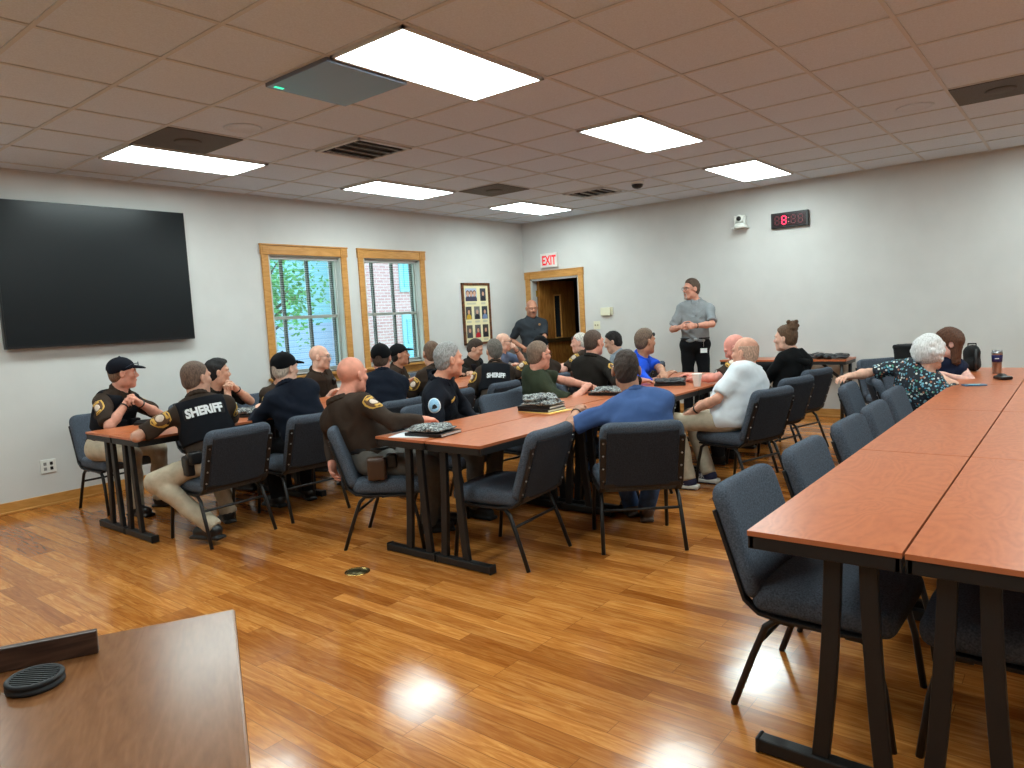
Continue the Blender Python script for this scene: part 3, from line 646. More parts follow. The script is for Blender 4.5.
# ------------------------------------------------------------------ chairs
def warp_back(Vs, amt=.016):
    V2 = Vs.copy(); V2[:, 0] += amt * (np.abs(Vs[:, 1]) / .25) ** 2; return V2
BT = math.radians(18.5)
def make_chair():
    r = empty('stacking_chair', (0, 0, 0), 0, 'slate blue stacking chair', 'chair')
    f = Field(); f.bx((.035, 0, .405), (.235, .245, .05), rd=.042); f.el((.05, 0, .445), (.2, .2, .026), k=.03)
    Vs, Q = f.mesh(.011); raw_mesh('seat', smooth_q(Vs, Q, 1), Q, FAB, r)
    # backrest built upright in its own plane, then leaned back about its foot
    def lean(Vs):
        c, s = math.cos(BT), math.sin(BT); X = Vs[:, 0]; Z = Vs[:, 2]
        return np.stack([-.205 + c * X - s * Z, Vs[:, 1], .405 + s * X + c * Z], 1)
    f = Field(); f.bx((.008, 0, .205), (.034, .25, .21), rd=.032)
    for s in (-1, 1):       # rounded upper corners
        f.bx((.0, s * .268, .433), (.1, .05, .05), R=np.array([[1, 0, 0], [0, .7071, s * .7071], [0, -s * .7071, .7071]]), rd=.002, k=.035, op='s')
    Vs, Q = f.mesh(.0095); Vs = lean(warp_back(smooth_q(Vs, Q, 1))); raw_mesh('backrest', Vs, Q, FAB, r)
    f = Field(); f.bx((-.027, 0, .19), (.008, .212, .185), rd=.006); Vs, Q = f.mesh(.008); raw_mesh('back_panel', lean(warp_back(Vs)), Q, FABB, r)
    for s in (-1, 1):
        y = s * .232
        up = [(-.011, y, z) for z in (.33, .2, .06, -.0)]; P = lean(np.array(up)); path = [tuple(p) for p in P] + [(-.165, y, .362), (-.08, y, .352), (.1, y, .352), (.22, y, .356)]
        m = MB(); m.sweep(path, .036, .014, (0, 1, 0)); fr = m.build('side_frame', GUNM, r, .003)
        for z in (.3, .215, .13, .045):
            p = lean(np.array([(-.014, y, z)]))[0]; n = nrm((-math.cos(BT), 0, -math.sin(BT))); m = MB()
            R = np.stack([np.cross((0, 1, 0), n), (0, 1, 0), n], 1); m.lathe([(.0065, .004), (.005, .009), (0, .01)], p, 8, R=R); m.build('bolt', STEEL, fr)
        m = MB(); m.tube([(.262, s * .245, 0), (.235, s * .24, .2), (.205, s * .236, .32), (.17, s * .232, .346), (.12, s * .232, .347)], .0125, 8); m.build('leg', GUNM, r)
        m = MB(); m.tube([(-.262, s * .25, 0), (-.19, s * .242, .2), (-.145, s * .236, .315), (-.11, s * .232, .346), (-.05, s * .232, .347)], .0125, 8); m.build('leg', GUNM, r)
    m = MB(); m.tube([(-.175, -.24, .245), (-.175, .24, .245)], .009, 8); m.build('stretcher', GUNM, r)
    m = MB(); P = lean(np.array([(-.022, -.23, .012), (-.022, .23, .012)])); m.sweep([tuple(P[0]), tuple(P[1])], .03, .012, (-math.sin(BT), 0, math.cos(BT))); m.build('lower_rail', GUNM, r, .003)
    return r
CH = []
chair0 = None
def chair(x, y, deg, label, grp):
    global chair0
    if chair0 is None: chair0 = make_chair(); c = chair0
    else: c = copy_tree(chair0)
    c.location = (x, y, 0); c.rotation_euler = (0, 0, math.radians(deg)); c['label'] = label; c['group'] = grp
    return c
G1 = 'chairs along the right table row'
chair(2.65, .72, -91, 'empty slate chair nearest the camera at the right table row', G1)
chair(3.37, .71, -90, 'second empty chair from the camera along the right table row', G1)
chair(4.13, .705, -91, 'third empty chair from the camera along the right table row', G1)
chair(4.77, .71, -89, 'fourth empty chair from the camera along the right table row', G1)
chair(5.58, .76, -90, 'fifth chair from the camera, tucked in front of the woman in floral', G1)
chair(5.86, 1.12, -86, 'chair with the hand of the floral bloused woman on its back', G1)
chair(6.44, 1.06, -70, 'chair under the white haired woman in the floral blouse', G1)
chair(7.18, 1.06, -120, 'chair under the brown haired woman at the far table end', G1)
chair(8.1, 1.5, -130, 'chair holding the black bag beyond the white haired woman', G1)
chair(2.67, .13, 90, 'empty chair on the far right side, seat under the nearest right table', G1)
G2 = 'chairs along the centre table row'; G3 = 'chairs along the window table row'
CHAIRS = [
 (3.31, 2.74, 96, 'empty slate chair facing the centre tables beside the man in the blue polo', G2),
 (3.91, 2.21, 39, 'chair under the dark haired man in the blue polo', G2),
 (5.55, 2.16, 74, 'chair under the bald man in the white shirt', G2),
 (6.4, 2.25, 76, 'chair behind the bald officer leaning forward over the table', G2),
 (7.18, 2.3, 76, 'chair under the woman with the hair bun', G2),
 (3.15, 3.64, -58, 'chair under the bald officer in brown at the centre table corner', G2),
 (3.95, 3.8, -82, 'chair under the grey haired officer in navy at the centre table', G2),
 (4.66, 3.64, -98, 'empty chair pushed in between the navy officer and the man in green', G2),
 (5.13, 3.74, -70, 'chair under the man in the dark green shirt', G2),
 (5.88, 3.76, -55, 'chair under the officer with patch turned away beside the man in green', G2),
 (6.52, 3.78, -75, 'chair under the man in the bright blue polo', G2),
 (4.78, 2.78, 92, 'chair whose back corner shows right of the man in the blue polo', G2),
 (2.585, 4.84, 92, 'chair under the officer with SHERIFF on his back nearest the camera', G3),
 (3.27, 4.85, 86, 'chair under the man in the navy jacket and cap by the window row', G3),
 (4.12, 4.83, 88, 'chair under the second man in navy with a cap', G3),
 (4.82, 4.88, 90, 'chair under the short haired officer seen from behind by the second window', G3),
 (5.53, 4.88, 92, 'chair under the grey haired officer with SHERIFF on his vest', G3),
 (6.4, 4.85, 88, 'chair under the capped officer behind the man in green', G3),
 (7.2, 4.72, 95, 'chair under the pale haired officer with sunglasses on his head', G3),
 (7.85, 4.4, 100, 'chair under the dark haired man in the grey shirt', G3),
 (2.60, 6.52, -88, 'chair under the capped officer with clasped hands under the television', G3),
 (3.42, 6.4, -80, 'chair under the man with hands at his mouth by the window row', G3),
 (4.1, 6.4, -85, 'chair under the hidden officer behind the man in the navy jacket', G3),
 (4.66, 6.42, -85, 'chair under the bald officer in front of the first window', G3),
 (5.66, 6.4, -80, 'chair under the capped officer in front of the second window', G3),
 (6.45, 6.4, -85, 'chair under the dark haired officer hidden behind the grey haired officer', G3),
 (7.03, 6.42, -85, 'chair under the young officer looking down near the portraits', G3),
 (7.6, 6.45, -85, 'chair under the bald man with glasses below the door man', G3),
]
for a in CHAIRS: chair(*a)
# ------------------------------------------------------------------ people
def rotz(a): c, s = math.cos(a), math.sin(a); return np.array([[c, -s, 0], [s, c, 0], [0, 0, 1]])
def fwd(deg): a = math.radians(deg); return V3(math.cos(a), math.sin(a), 0)
UP = V3(0, 0, 1)
def skin_mat(c): return mat('skin_%d_%d_%d' % c, c, .6, noise=.14, nscale=22, bump=.08, bscale=140, spec=.25)
def cloth(nm, c, nz=.12): return mat(nm, c, .88, noise=nz, nscale=22, bump=.22, bscale=320, spec=.18)
SHBR = cloth('olive_brown_uniform_cloth', (57, 45, 37)); NAVY = cloth('navy_uniform_cloth', (19, 22, 31)); VEST = cloth('black_navy_vest_cloth', (18, 20, 26)); KHK = cloth('khaki_trouser_cloth', (186, 172, 150))
DKT = cloth('dark_grey_trouser_cloth', (32, 32, 35)); BLK = cloth('black_trouser_cloth', (17, 18, 22)); JEAN = cloth('blue_denim', (62, 84, 120), .25); LEATH = mat('black_leather', (20, 19, 20), .38)
BRL = mat('brown_leather', (70, 48, 34), .4); GOLD = mat('gold_embroidery', (206, 160, 70), .7, noise=.2, nscale=300); PBR = mat('brown_badge_cloth', (92, 62, 40), .8); PPALE = mat('pale_badge_centre', (216, 196, 180), .8, noise=.25, nscale=400)
PBLUE = mat('pale_blue_badge', (150, 196, 226), .7, noise=.25, nscale=300); LETW = mat('white_lettering', (226, 228, 230), .6); WHT = cloth('white_shirt_cloth', (226, 232, 238), .04)
EYEW = mat('eye_white', (196, 184, 176), .3); IRIS = mat('eye_iris', (46, 36, 30), .2); LIP = None
def hair_mat(c): return mat('hair_%d_%d_%d' % c, c, .6, noise=.4, nscale=90, bump=.7, bscale=190, spec=.3, stretch=(1.4, 1.4, .45))
SHIELD = [(-.038, .05), (-.02, .054), (0, .058), (.02, .054), (.038, .05), (.044, .02), (.043, -.012), (.036, -.035), (.02, -.05), (0, -.058), (-.02, -.05), (-.036, -.035), (-.043, -.012), (-.044, .02)]
def oval(w, h, n=16): return [(w * math.cos(2 * math.pi * i / n), h * math.sin(2 * math.pi * i / n)) for i in range(n)]
def rectp(w, h): return round_rect(w, h, min(w, h) * .2, 2)
def ik(S, W, hint, a, b):
    S, W = np.array(S, float), np.array(W, float); d = W - S; L = np.linalg.norm(d); mx = (a + b) * .995
    if L > mx: W = S + d / L * mx; d = W - S; L = mx
    L = max(L, abs(a - b) + .02); t = (a * a - b * b + L * L) / (2 * L); h = math.sqrt(max(a * a - t * t, 0)); u = nrm(d)
    p = np.array(hint, float); p = p - u * np.dot(p, u); p = nrm(p) if np.linalg.norm(p) > 1e-5 else V3(0, 0, -1)
    return S + u * t + p * h, W
def hand_prims(f, W, D, Nn, side, s=1.0, curl=.35, g='hand'):
    D = nrm(D); Nn = nrm(Nn - D * np.dot(Nn, D)); T = np.cross(D, Nn) * (1 if side == 'R' else -1); R = np.stack([D, T, Nn])
    f.el(W + D * .05 * s, V3(.056, .041, .018) * s, R, k=.012, g=g)
    f.rc(W - D * .01, W + D * .03 * s, .026 * s, .024 * s, k=.02, g=g)
    for i, (ln, o) in enumerate(((.07, .03), (.079, .0105), (.073, -.0095), (.056, -.029))):
        b = W + D * (.088 - .006 * abs(i - 1)) * s + T * o * s; spread = T * (o * 1.6); c1 = curl * (1 + .12 * i)
        d1 = nrm(D * math.cos(c1) + Nn * math.sin(c1) + spread); m = b + d1 * ln * .45 * s; c2 = min(curl * 2.2, 2.2)
        d2 = nrm(D * math.cos(c2) + Nn * math.sin(c2) + spread * .6); q = m + d2 * ln * .32 * s; c3 = min(curl * 3.2, 2.9)
        d3 = nrm(D * math.cos(c3) + Nn * math.sin(c3) + spread * .4)
        f.rc(b - d1 * .012, m, .0096 * s, .0088 * s, k=.004, g=g); f.rc(m, q, .0088 * s, .008 * s, k=.004, g=g); f.rc(q, q + d3 * ln * .24 * s, .008 * s, .007 * s, k=.004, g=g)
    b = W + D * .028 * s + T * .03 * s; d1 = nrm(D * .75 + T * .75 + Nn * .25); m = b + d1 * .042 * s; d2 = nrm(D * .95 + T * .25 + Nn * (.2 + curl * .6))
    f.rc(b, m, .0125 * s, .0105 * s, k=.012, g=g); f.rc(m, m + d2 * .034 * s, .0105 * s, .0085 * s, k=.004, g=g)
PEOPLE = {}
def person(key, label, head, face, torso, pelvis, pz=.55, pitch=0, roll=0, hip=None, s=.96, w=1.0, belly=0.0, RH=None, LH=None, rel=(0, 0, -1), lel=(0, 0, -1), rn=None, ln=None, curl=(.35, .35), stand=False,
           skin=(206, 152, 126), hair=None, hairstyle='short', shirt=SHBR, sleeve='short', tuck=True, trouser=DKT, shoe=LEATH, cap=None, capdeg=None, vest=None, vest_text=None, patches=None, pk=.25, collar=True, glasses=None, extras=(), facial=None,
           knees=None, feet=None, near=False, untuck=.1, seed=1, nofinger=False, nb=(0, 0, 0), pa=.1, loose=.024, vest_u=.74, vest_s=1.0, cat='person', bag=()):
    """one figure: continuous body mesh, hair and clothing as parts under an Empty on the floor"""
    H = V3(*head) - UP * .018; Ft = fwd(torso); hipdeg = torso if hip is None else hip; Fp = fwd(hipdeg); Lp = np.cross(UP, Fp)
    P = V3(pelvis[0], pelvis[1], pz); root = empty('person', (P[0], P[1], 0), 0, label, cat); base = V3(P[0], P[1], 0)
    Hf = fwd(face); pr_ = math.radians(pitch); Hx = nrm(Hf * math.cos(pr_) + UP * math.sin(pr_)); Hy = np.cross(UP, Hf); Hz = np.cross(Hx, Hy)
    if roll: rr = math.radians(roll); Hy, Hz = Hy * math.cos(rr) + Hz * math.sin(rr), Hz * math.cos(rr) - Hy * math.sin(rr)
    HR = np.stack([Hx, Hy, Hz]); hs = s * 1.045
    def hp(x, y, z): return H + (Hx * x + Hy * y + Hz * z) * hs
    NB = H - UP * .155 * s - Ft * .035 - Hx * .012 + V3(*nb)     # base of the neck
    T = nrm(NB - P); TL_ = np.linalg.norm(NB - P); Lt = nrm(np.cross(T, Ft)); Ft2 = np.cross(Lt, T); RT = np.stack([Ft2, Lt, T])
    def tp(u, x=0, y=0): return P + T * (TL_ * u) + Ft2 * x + Lt * y
    SH = {'R': tp(.83) - Lt * .168 * s * w, 'L': tp(.83) + Lt * .168 * s * w}
    b = Field()
    RPel = np.stack([Fp, Lp, UP])
    b.el(P + UP * .015, V3(.118 * s + belly * .3, .168 * s * w, .118), RPel, k=.06, g='torso')
    b.el(tp(.34, belly * .6 + .005), V3(.103 * s + belly, .142 * s * w + belly * .5, .15), RT, k=.08, g='torso')
    b.el(tp(.66, .0), V3(.116 * s, .166 * s * w, .165 * TL_ / .42), RT, k=.07, g='torso')
    b.rc(SH['R'] + Lt * .06, SH['L'] - Lt * .06, .066 * s, .066 * s, k=.05, g='torso')
    for q in 'RL': b.rc(tp(.95), SH[q] * .72 + tp(.86) * .28, .046 * s, .048 * s, k=.05, g='torso')
    # neck and head
    b.rc(NB - T * .03, hp(-.022, 0, -.055), .065 * s, .06 * s, k=.035, g='neck')
    h = []
    b.el(hp(-.014, 0, .036), V3(.099, .077, .091) * hs, HR, k=.02, g='skull'); b.el(hp(.03, 0, -.035), V3(.063, .058, .086) * hs, HR, k=.035, g='head')
    b.rc(hp(.066, -.012, -.1), hp(.066, .012, -.1), .021 * hs, .021 * hs, k=.03, g='head')
    for q in (-1, 1):
        b.el(hp(.008, q * .05, -.068), V3(.03, .017, .03) * hs, HR, k=.03, g='head'); b.el(hp(.064, q * .043, -.018), V3(.022, .022, .018) * hs, HR, k=.025, g='head')
        b.rc(hp(.086, q * .012, .03), hp(.074, q * .05, .03), .011 * hs, .01 * hs, k=.018, g='head'); b.el(hp(.101, q * .032, .008), V3(.017, .02, .013) * hs, HR, k=.012, op='s', g='head')
    b.rc(hp(.088, 0, .012), hp(.106, 0, -.022), .008 * hs, .0125 * hs, k=.012, g='head'); b.rc(hp(.096, -.013, -.029), hp(.096, .013, -.029), .009 * hs, .009 * hs, k=.01, g='head')
    b.rc(hp(.086, -.018, -.056), hp(.086, .018, -.056), .0075 * hs, .0075 * hs, k=.01, g='head'); b.rc(hp(.083, -.016, -.07), hp(.083, .016, -.07), .008 * hs, .008 * hs, k=.01, g='head')
    for q in (-1, 1):
        b.el(hp(-.006, q * .083, -.002), V3(.022, .011, .033) * hs, np.stack([nrm(Hx + Hy * q * -.35), nrm(Hy * q + Hx * .35) * q, Hz]), k=.008, g='ear'); b.el(hp(.0, q * .092, .002), V3(.009, .007, .018) * hs, HR, k=.006, op='s', g='ear')
    # arms
    arms = {}; ua, fa = .29 * s, .255 * s
    for q, tgt, el, nn, cu in (('R', RH, rel, rn, curl[0]), ('L', LH, lel, ln, curl[1])):
        sg = -1 if q == 'R' else 1
        if tgt is None: tgt = P + Fp * .34 + Lp * sg * .13 + UP * .1; el = (Lp * sg * .8 - UP * .6 - Fp * .3) if tuple(el) == (0, 0, -1) else el
        E, Wr = ik(SH[q], tgt, el, ua, fa); D = nrm(Wr - E)
        b.rc(SH[q], E, .05 * s, .04 * s, k=.035, g='upper'); b.rc(E, E + (Wr - E) * .35, .04 * s, .042 * s, k=.02, g='fore'); b.rc(E + (Wr - E) * .35, Wr, .041 * s, .026 * s, k=.02, g='fore')
        Nn = V3(0, 0, -1) if nn is None else V3(*nn)
        Dh = D if abs(D[2]) < .5 or nn is not None else nrm(D * .6 + Fp * .4)
        hand_prims(b, Wr, Dh, Nn, q, s, cu); arms[q] = (E, Wr, Dh, Nn)
    # legs
    legs = {}
    for q, sg in (('R', -1), ('L', 1)):
        hj = P + Lp * sg * .092 - UP * .01
        if stand:
            kn = V3(P[0], P[1], pz * .52) + Lp * sg * .1 + Fp * .02; an = V3(P[0], P[1], .085) + Lp * sg * .105 - Fp * .02
        else:
            kn = hj + Fp * .41 * s + Lp * sg * .05; kn[2] = .5; an = kn - UP * .415 - Fp * .02; an[2] = .085
        if knees and q in knees: kn = V3(*knees[q])
        if feet and q in feet: an = V3(*feet[q])
        b.rc(hj, kn, .082 * s, .055 * s, k=.04, g='leg'); b.rc(kn, kn + (an - kn) * .3, .053 * s, .054 * s, k=.02, g='leg'); b.rc(kn + (an - kn) * .3, an, .054 * s, .034 * s, k=.02, g='leg')
        fd = nrm(Fp * .95 + Lp * sg * .18)
        if feet and q + 'd' in feet: fd = fwd(feet[q + 'd'])
        b.rc(an - UP * .03 - fd * .03, an - UP * .045 + fd * .13, .032, .026, k=.03, g='foot'); legs[q] = (hj, kn, an, fd)
    hv = .0052 if near else .0072
    fine = [(H, .15)] + ([] if nofinger else [(arms[q][1] + arms[q][2] * .08, .11) for q in 'RL'])
    b2 = b.copy()
    for p_ in b2.P:
        if (p_['g'] == 'upper' and sleeve != 'none') or (p_['g'] == 'fore' and sleeve == 'long'): p_['ra'] -= .007; p_['rb'] -= .007 if p_['g'] == 'upper' or p_['rb'] > .03 else 0
        if p_['g'] in ('torso',) : p_['r' if p_['t'] == 'e' else 'ra'] = (p_['r'] - .008) if p_['t'] == 'e' else p_['ra'] - .008
    Vs, Q = b2.mesh(.013, fine, hv); Vs = smooth_q(Vs, Q, 1)
    sk = skin_mat(skin); raw_mesh('body', Vs - base, Q, sk, root); bodyV, bodyQ = Vs, Q
    # eyes and brows
    for q in (-1, 1):
        c = hp(.0805, q * .032, .004); mb = MB(); Rr = np.stack([Hy, Hz, Hx], 1)
        mb.lathe([(0, -.009), (.007, -.007), (.0095, 0), (.007, .0066), (.0052, .0079)], c - base, 12, 0, Rr); mb.lathe([(.006, .0074), (.003, .0094), (0, .0098)], c - base, 10, 1, Rr); mb.build('eye', [EYEW, IRIS], root)
        if hair is not None or facial:
            hc = hair if hair is not None else (90, 70, 58)
            f = Field(); f.rc(hp(.0945, q * .014, .027), hp(.088, q * .046, .029), .0045, .0035, k=.002); v_, q_ = f.mesh(.0032); raw_mesh('eyebrow', v_ - base, q_, hair_mat(hc), root)
    lp = mat('lips_%d_%d_%d' % skin, (int(skin[0] * .82), int(skin[1] * .62), int(skin[2] * .62)), .45)
    f = Field(); f.rc(hp(.0895, -.019, -.0615), hp(.0935, 0, -.0605), .0035, .005, k=.003); f.rc(hp(.0935, 0, -.0605), hp(.0895, .019, -.0615), .005, .0035, k=.003); v_, q_ = f.mesh(.003); raw_mesh('lips', v_ - base, q_, lp, root)
    # hair
    if hair is not None:
        hm = hair_mat(hair); f = Field(); th = {'short': .0055, 'buzz': .003, 'fringe': .0025, 'quiff': .0055, 'bun': .011, 'long': .014, 'fluffy': .03}[hairstyle]
        sk_r = V3(.099, .077, .091) * hs + V3(th, th * .6, th * 1.4)
        nf = nrm(Hx * .62 - Hz * .5)   # hairline plane from brow to nape
        cl = [(nrm(Hx * .78 - Hz * .62), hp(.052, 0, .07)), (nrm(-Hz - Hx * .16), hp(-.03, 0, -.045))]
        if hairstyle in ('fringe',): cl.append((Hz, hp(0, 0, .062))); cl.append((nrm(Hx), hp(.02, 0, 0)))
        f.el(hp(-.014, 0, .036), sk_r, HR, k=.01, clip=cl)
        if hairstyle == 'quiff': f.el(hp(.03, 0, .1), V3(.056, .048, .026) * hs, HR, k=.04)
        if hairstyle == 'short' : f.el(hp(-.004, 0, .094), V3(.066, .056, .038) * hs, HR, k=.03)
        if hairstyle not in ('long', 'fluffy'):
            f.el(hp(-.045, 0, -.02), V3(.06, .064, .06) * hs + th * .6, HR, k=.02, clip=[(nrm(Hx), hp(-.018, 0, 0)), (nrm(-Hz), hp(0, 0, -.072))])
        if hairstyle == 'bun':
            f.el(hp(-.075, 0, .13), V3(.05, .055, .05) * hs, HR, k=.02)
            for a in range(9): f.el(hp(-.075 + .04 * math.cos(a * .7), .045 * math.sin(a * .7), .13 + .04 * math.sin(a * 1.9)), V3(.022, .022, .022) * hs, HR, k=.008)
        if hairstyle == 'long':
            f.el(hp(-.02, 0, .03), V3(.115, .098, .1) * hs, HR, k=.03, clip=[(nrm(Hx * .9 - Hz * .45), hp(.058, 0, .04))])
            for q in (-1, 0, 1): f.rc(hp(-.05, q * .07, .02), hp(-.045, q * .075, -.15), .045, .035, k=.04)
        if hairstyle == 'fluffy':
            f.el(hp(-.03, 0, .02), V3(.112, .105, .1) * hs, HR, k=.03, clip=[(nrm(Hx), hp(.06, 0, 0))]); r_ = np.random.default_rng(5)
            for a in range(80):
                d = nrm(r_.normal(size=3)); 
                if d[0] > .62 or d[2] < -.7: continue
                f.el(hp(-.022 + .108 * d[0], .1 * d[1], .03 + .104 * d[2]), V3(.021, .021, .021) * hs * r_.uniform(.7, 1.3), HR, k=.012)
        if hairstyle not in ('fluffy',):
            for q in (-1, 1): f.el(hp(.0, q * .088, -.008), V3(.026, .02, .034) * hs, HR, k=.006, op='s')
        v_, q_ = f.mesh(.0055 if near else .0075)
        if len(v_):
            if hairstyle in ('short', 'quiff', 'bun', 'long'): v_ = wrinkle(v_, q_, .002, seed, 190)
            raw_mesh('hair', v_ - base, q_, hm, root)
    if facial:
        kind, fc = facial; f = Field(); fm = hair_mat(fc)
        f.rc(hp(.094, -.022, -.049), hp(.098, 0, -.045), .005, .007, k=.004); f.rc(hp(.098, 0, -.045), hp(.094, .022, -.049), .007, .005, k=.004)
        if kind == 'goatee':
            for q in (-1, 1): f.rc(hp(.092, q * .024, -.05), hp(.078, q * .02, -.1), .005, .008, k=.006)
            f.rc(hp(.08, -.014, -.108), hp(.08, .014, -.108), .016, .016, k=.01)
        v_, q_ = f.mesh(.0036); raw_mesh('moustache' if kind != 'goatee' else 'goatee', v_ - base, q_, fm, root)
    # cap
    if cap is not None:
        cz_ = math.radians(4); f = Field(); up_ = nrm(Hz - Hx * .25); ct = hp(-.014, 0, .046)
        f.el(ct, V3(.108, .088, .094) * hs, HR, k=.01, clip=[(-up_, hp(0, 0, .022))]); f.el(hp(-.125, 0, .008), V3(.03, .034, .026) * hs, HR, k=.004, op='s')
        f.rc(hp(-.014, 0, .139), hp(-.014, 0, .142), .008, .008, k=.004)
        v_, q_ = f.mesh(.0062); c_ = raw_mesh('cap', v_ - base, q_, cap, root)
        f = Field(); f.el(hp(.098, 0, .048), V3(.078, .076, .016) * hs, np.stack([nrm(Hx - Hz * .2), Hy, nrm(Hz + Hx * .2)]), k=.005, clip=[(nrm(-Hx), hp(.075, 0, 0))]); f.el(hp(.09, 0, .022), V3(.08, .075, .022) * hs, HR, k=.006, op='s')
        v_, q_ = f.mesh(.0055)
        if len(v_): raw_mesh('brim', v_ - base, q_, cap, c_)
    # glasses
    if glasses:
        col, lift, back = glasses; gm = mat('spectacle_frame_%d' % col[0], col, .35); mb = MB(); zz = .01 + lift; xx = .1 - back
        for q in (-1, 1):
            mb.tube([hp(xx, q * .033 + .024 * math.cos(t), zz + .019 * math.sin(t)) - base for t in np.linspace(0, 6.28, 14, endpoint=False)], .0022, 5, closed=True)
            mb.tube([hp(xx, q * .057, zz + .006) - base, hp(xx - .05, q * .079, zz + .004) - base, hp(-.005, q * .084, zz - .002 - lift * .6) - base], .002, 5)
        mb.tube([hp(xx, -.009, zz) - base, hp(xx, .009, zz) - base], .002, 5); g_ = mb.build('glasses', gm, root)
        if lift > .02 or col[0] < 30:
            mb = MB()
            for q in (-1, 1): mb.add([hp(xx, q * .033 + .023 * math.cos(t), zz + .018 * math.sin(t)) - base for t in np.linspace(0, 6.28, 14, endpoint=False)], [tuple(range(14))])
            if lift > .02: mb.build('lens', mat('mirror_lens', (50, 96, 110), .08, .6), g_)
    # shirt
    f = b.copy(('torso',)).inflate(.012 if tuck else loose); lo = P + UP * (.06 if tuck else .1 - untuck)
    for p_ in f.P: p_['clip'] = [(-UP, lo)]
    for q in 'RL':
        E, Wr, D, Nn = arms[q]; A = nrm(E - SH[q])
        if sleeve == 'short':
            e = SH[q] + (E - SH[q]) * .83; f.rc(SH[q], e + A * .05, .063 * s, .06 * s, k=.035, clip=[(A, e)])
        elif sleeve == 'long':
            f.rc(SH[q], E, .062 * s, .053 * s, k=.035); A2 = nrm(Wr - E); e = Wr - A2 * .015; f.rc(E, e + A2 * .05, .053 * s, .04 * s, k=.03, clip=[(A2, e)])
        else: f.el(SH[q], V3(.05, .05, .05) * s, k=.03)
    f.rc(NB - T * .04, NB + T * .02, .07 * s, .062 * s, k=.02, clip=[(T, NB + T * .004)])
    f.rc(NB - T * .1 + Ft2 * .0, NB + T * .12 + Ft2 * .03, .05 * s, .056 * s, k=.004, op='s')
    if sleeve == 'none':
        for q, sg in (('R', -1), ('L', 1)): f.el(SH[q] + Lt * sg * .05, V3(.06, .06, .09), RT, k=.01, op='s')
    Vs, Q = f.mesh(.0085 if near else .0105, ); Vs = smooth_q(wrinkle(Vs, Q, .01 if near else .008, seed, 40), Q, 1)
    sh_o = raw_mesh('shirt', Vs - base, Q, shirt, root); shV, shQ = Vs, Q; sh_b = None
    if collar:
        f = Field(); R0 = .073 * s; pts = []
        for a in np.linspace(math.radians(32), math.radians(328), 14): pts.append(NB + Ft2 * (R0 * math.cos(a) + .004) + Lt * R0 * math.sin(a) + T * (.032 - .02 * math.cos(a)))
        for i in range(13):
            f.rc(pts[i], pts[i + 1], .0095, .0095, k=.006); c_ = NB + T * .02
            f.rc(c_ + (pts[i] - c_) * 1.14 - T * .024, c_ + (pts[i + 1] - c_) * 1.13 - T * .02, .008, .008, k=.014)
        for e, sg in ((pts[0], 1), (pts[-1], -1)): f.rc(e, e + Ft2 * .03 - T * .04 + Lt * sg * .008, .011, .006, k=.008)
        v_, q_ = f.mesh(.006); raw_mesh('collar', v_ - base, q_, shirt, root)
    # trousers, shoes, belt
    f = Field(); f.el(P + UP * .015, V3(.128 * s + belly * .4, .178 * s * w, .125), RPel, k=.05)
    f.el(tp(.2), V3(.118 * s + belly * .5, .155 * s * w, .1), RT, k=.05)
    for q in 'RL':
        hj, kn, an, fd = legs[q]; f.rc(hj, kn, .094 * s, .07 * s, k=.045); A = nrm(an - kn); e = an - A * -.015; f.rc(kn, e + A * .03, .069 * s, .062 * s, k=.03, clip=[(A, e)])
    Vs, Q = f.mesh(.0105 if near else .0125, clips=[(V3(0, 0, 1), P + UP * .085)]); Vs = smooth_q(wrinkle(Vs, Q, .006, seed + 3, 30), Q, 1); raw_mesh('trousers', Vs - base, Q, trouser, root)
    for q in 'RL':
        hj, kn, an, fd = legs[q]; z0 = an[2] - .085; f = Field(); a = V3(an[0], an[1], z0)
        sd = np.cross(UP, fd); Rf = np.stack([fd, sd, UP])
        f.rc(a + UP * .06 - fd * .025, a + UP * .045 + fd * .13, .043, .036, k=.03); ax_ = nrm(kn - an); f.rc(an + ax_ * .03, a + UP * .06, .044, .045, k=.03); f.bx(a + fd * .05 + UP * .012, (.125, .046, .013), Rf, rd=.01, k=.012)
        v_, q_ = f.mesh(.009, clips=[(V3(0, 0, -1), a + UP * .001)]); raw_mesh('shoe', v_ - base, q_, shoe, root)
    if tuck:
        f = Field(); f.el(tp(.18), V3(.128 * s + belly * .75, .168 * s * w + belly * .3, .12), RT, k=.02, clip=[(UP, P + UP * .1), (-UP, P + UP * .062)])
        f2 = f.mesh(.008); raw_mesh('belt', f2[0] - base, f2[1], LEATH, root)
    # vest
    vb = None; vo = None
    if vest is not None:
        f = b.copy(('torso',)).inflate(.03)
        for q, sg in (('R', -1), ('L', 1)): f.el(SH[q] + Lt * sg * .035 - T * .02, V3(.11, .062, .13), RT, k=.025, op='s')
        f.rc(NB - T * .02, NB + T * .1 + Ft2 * .02, .066, .08, k=.02, op='s'); f.rc(NB - T * .06 + Ft2 * .12, NB + T * .1 + Ft2 * .1, .05, .08, k=.02, op='s')
        v_, q_ = f.mesh(.0095, clips=[(-T, tp(.3)), (T, tp(.985))]); v_ = smooth_q(v_, q_, 1); vo = raw_mesh('vest', v_ - base, q_, vest, root); vb = bvh_of(v_ - base, q_)
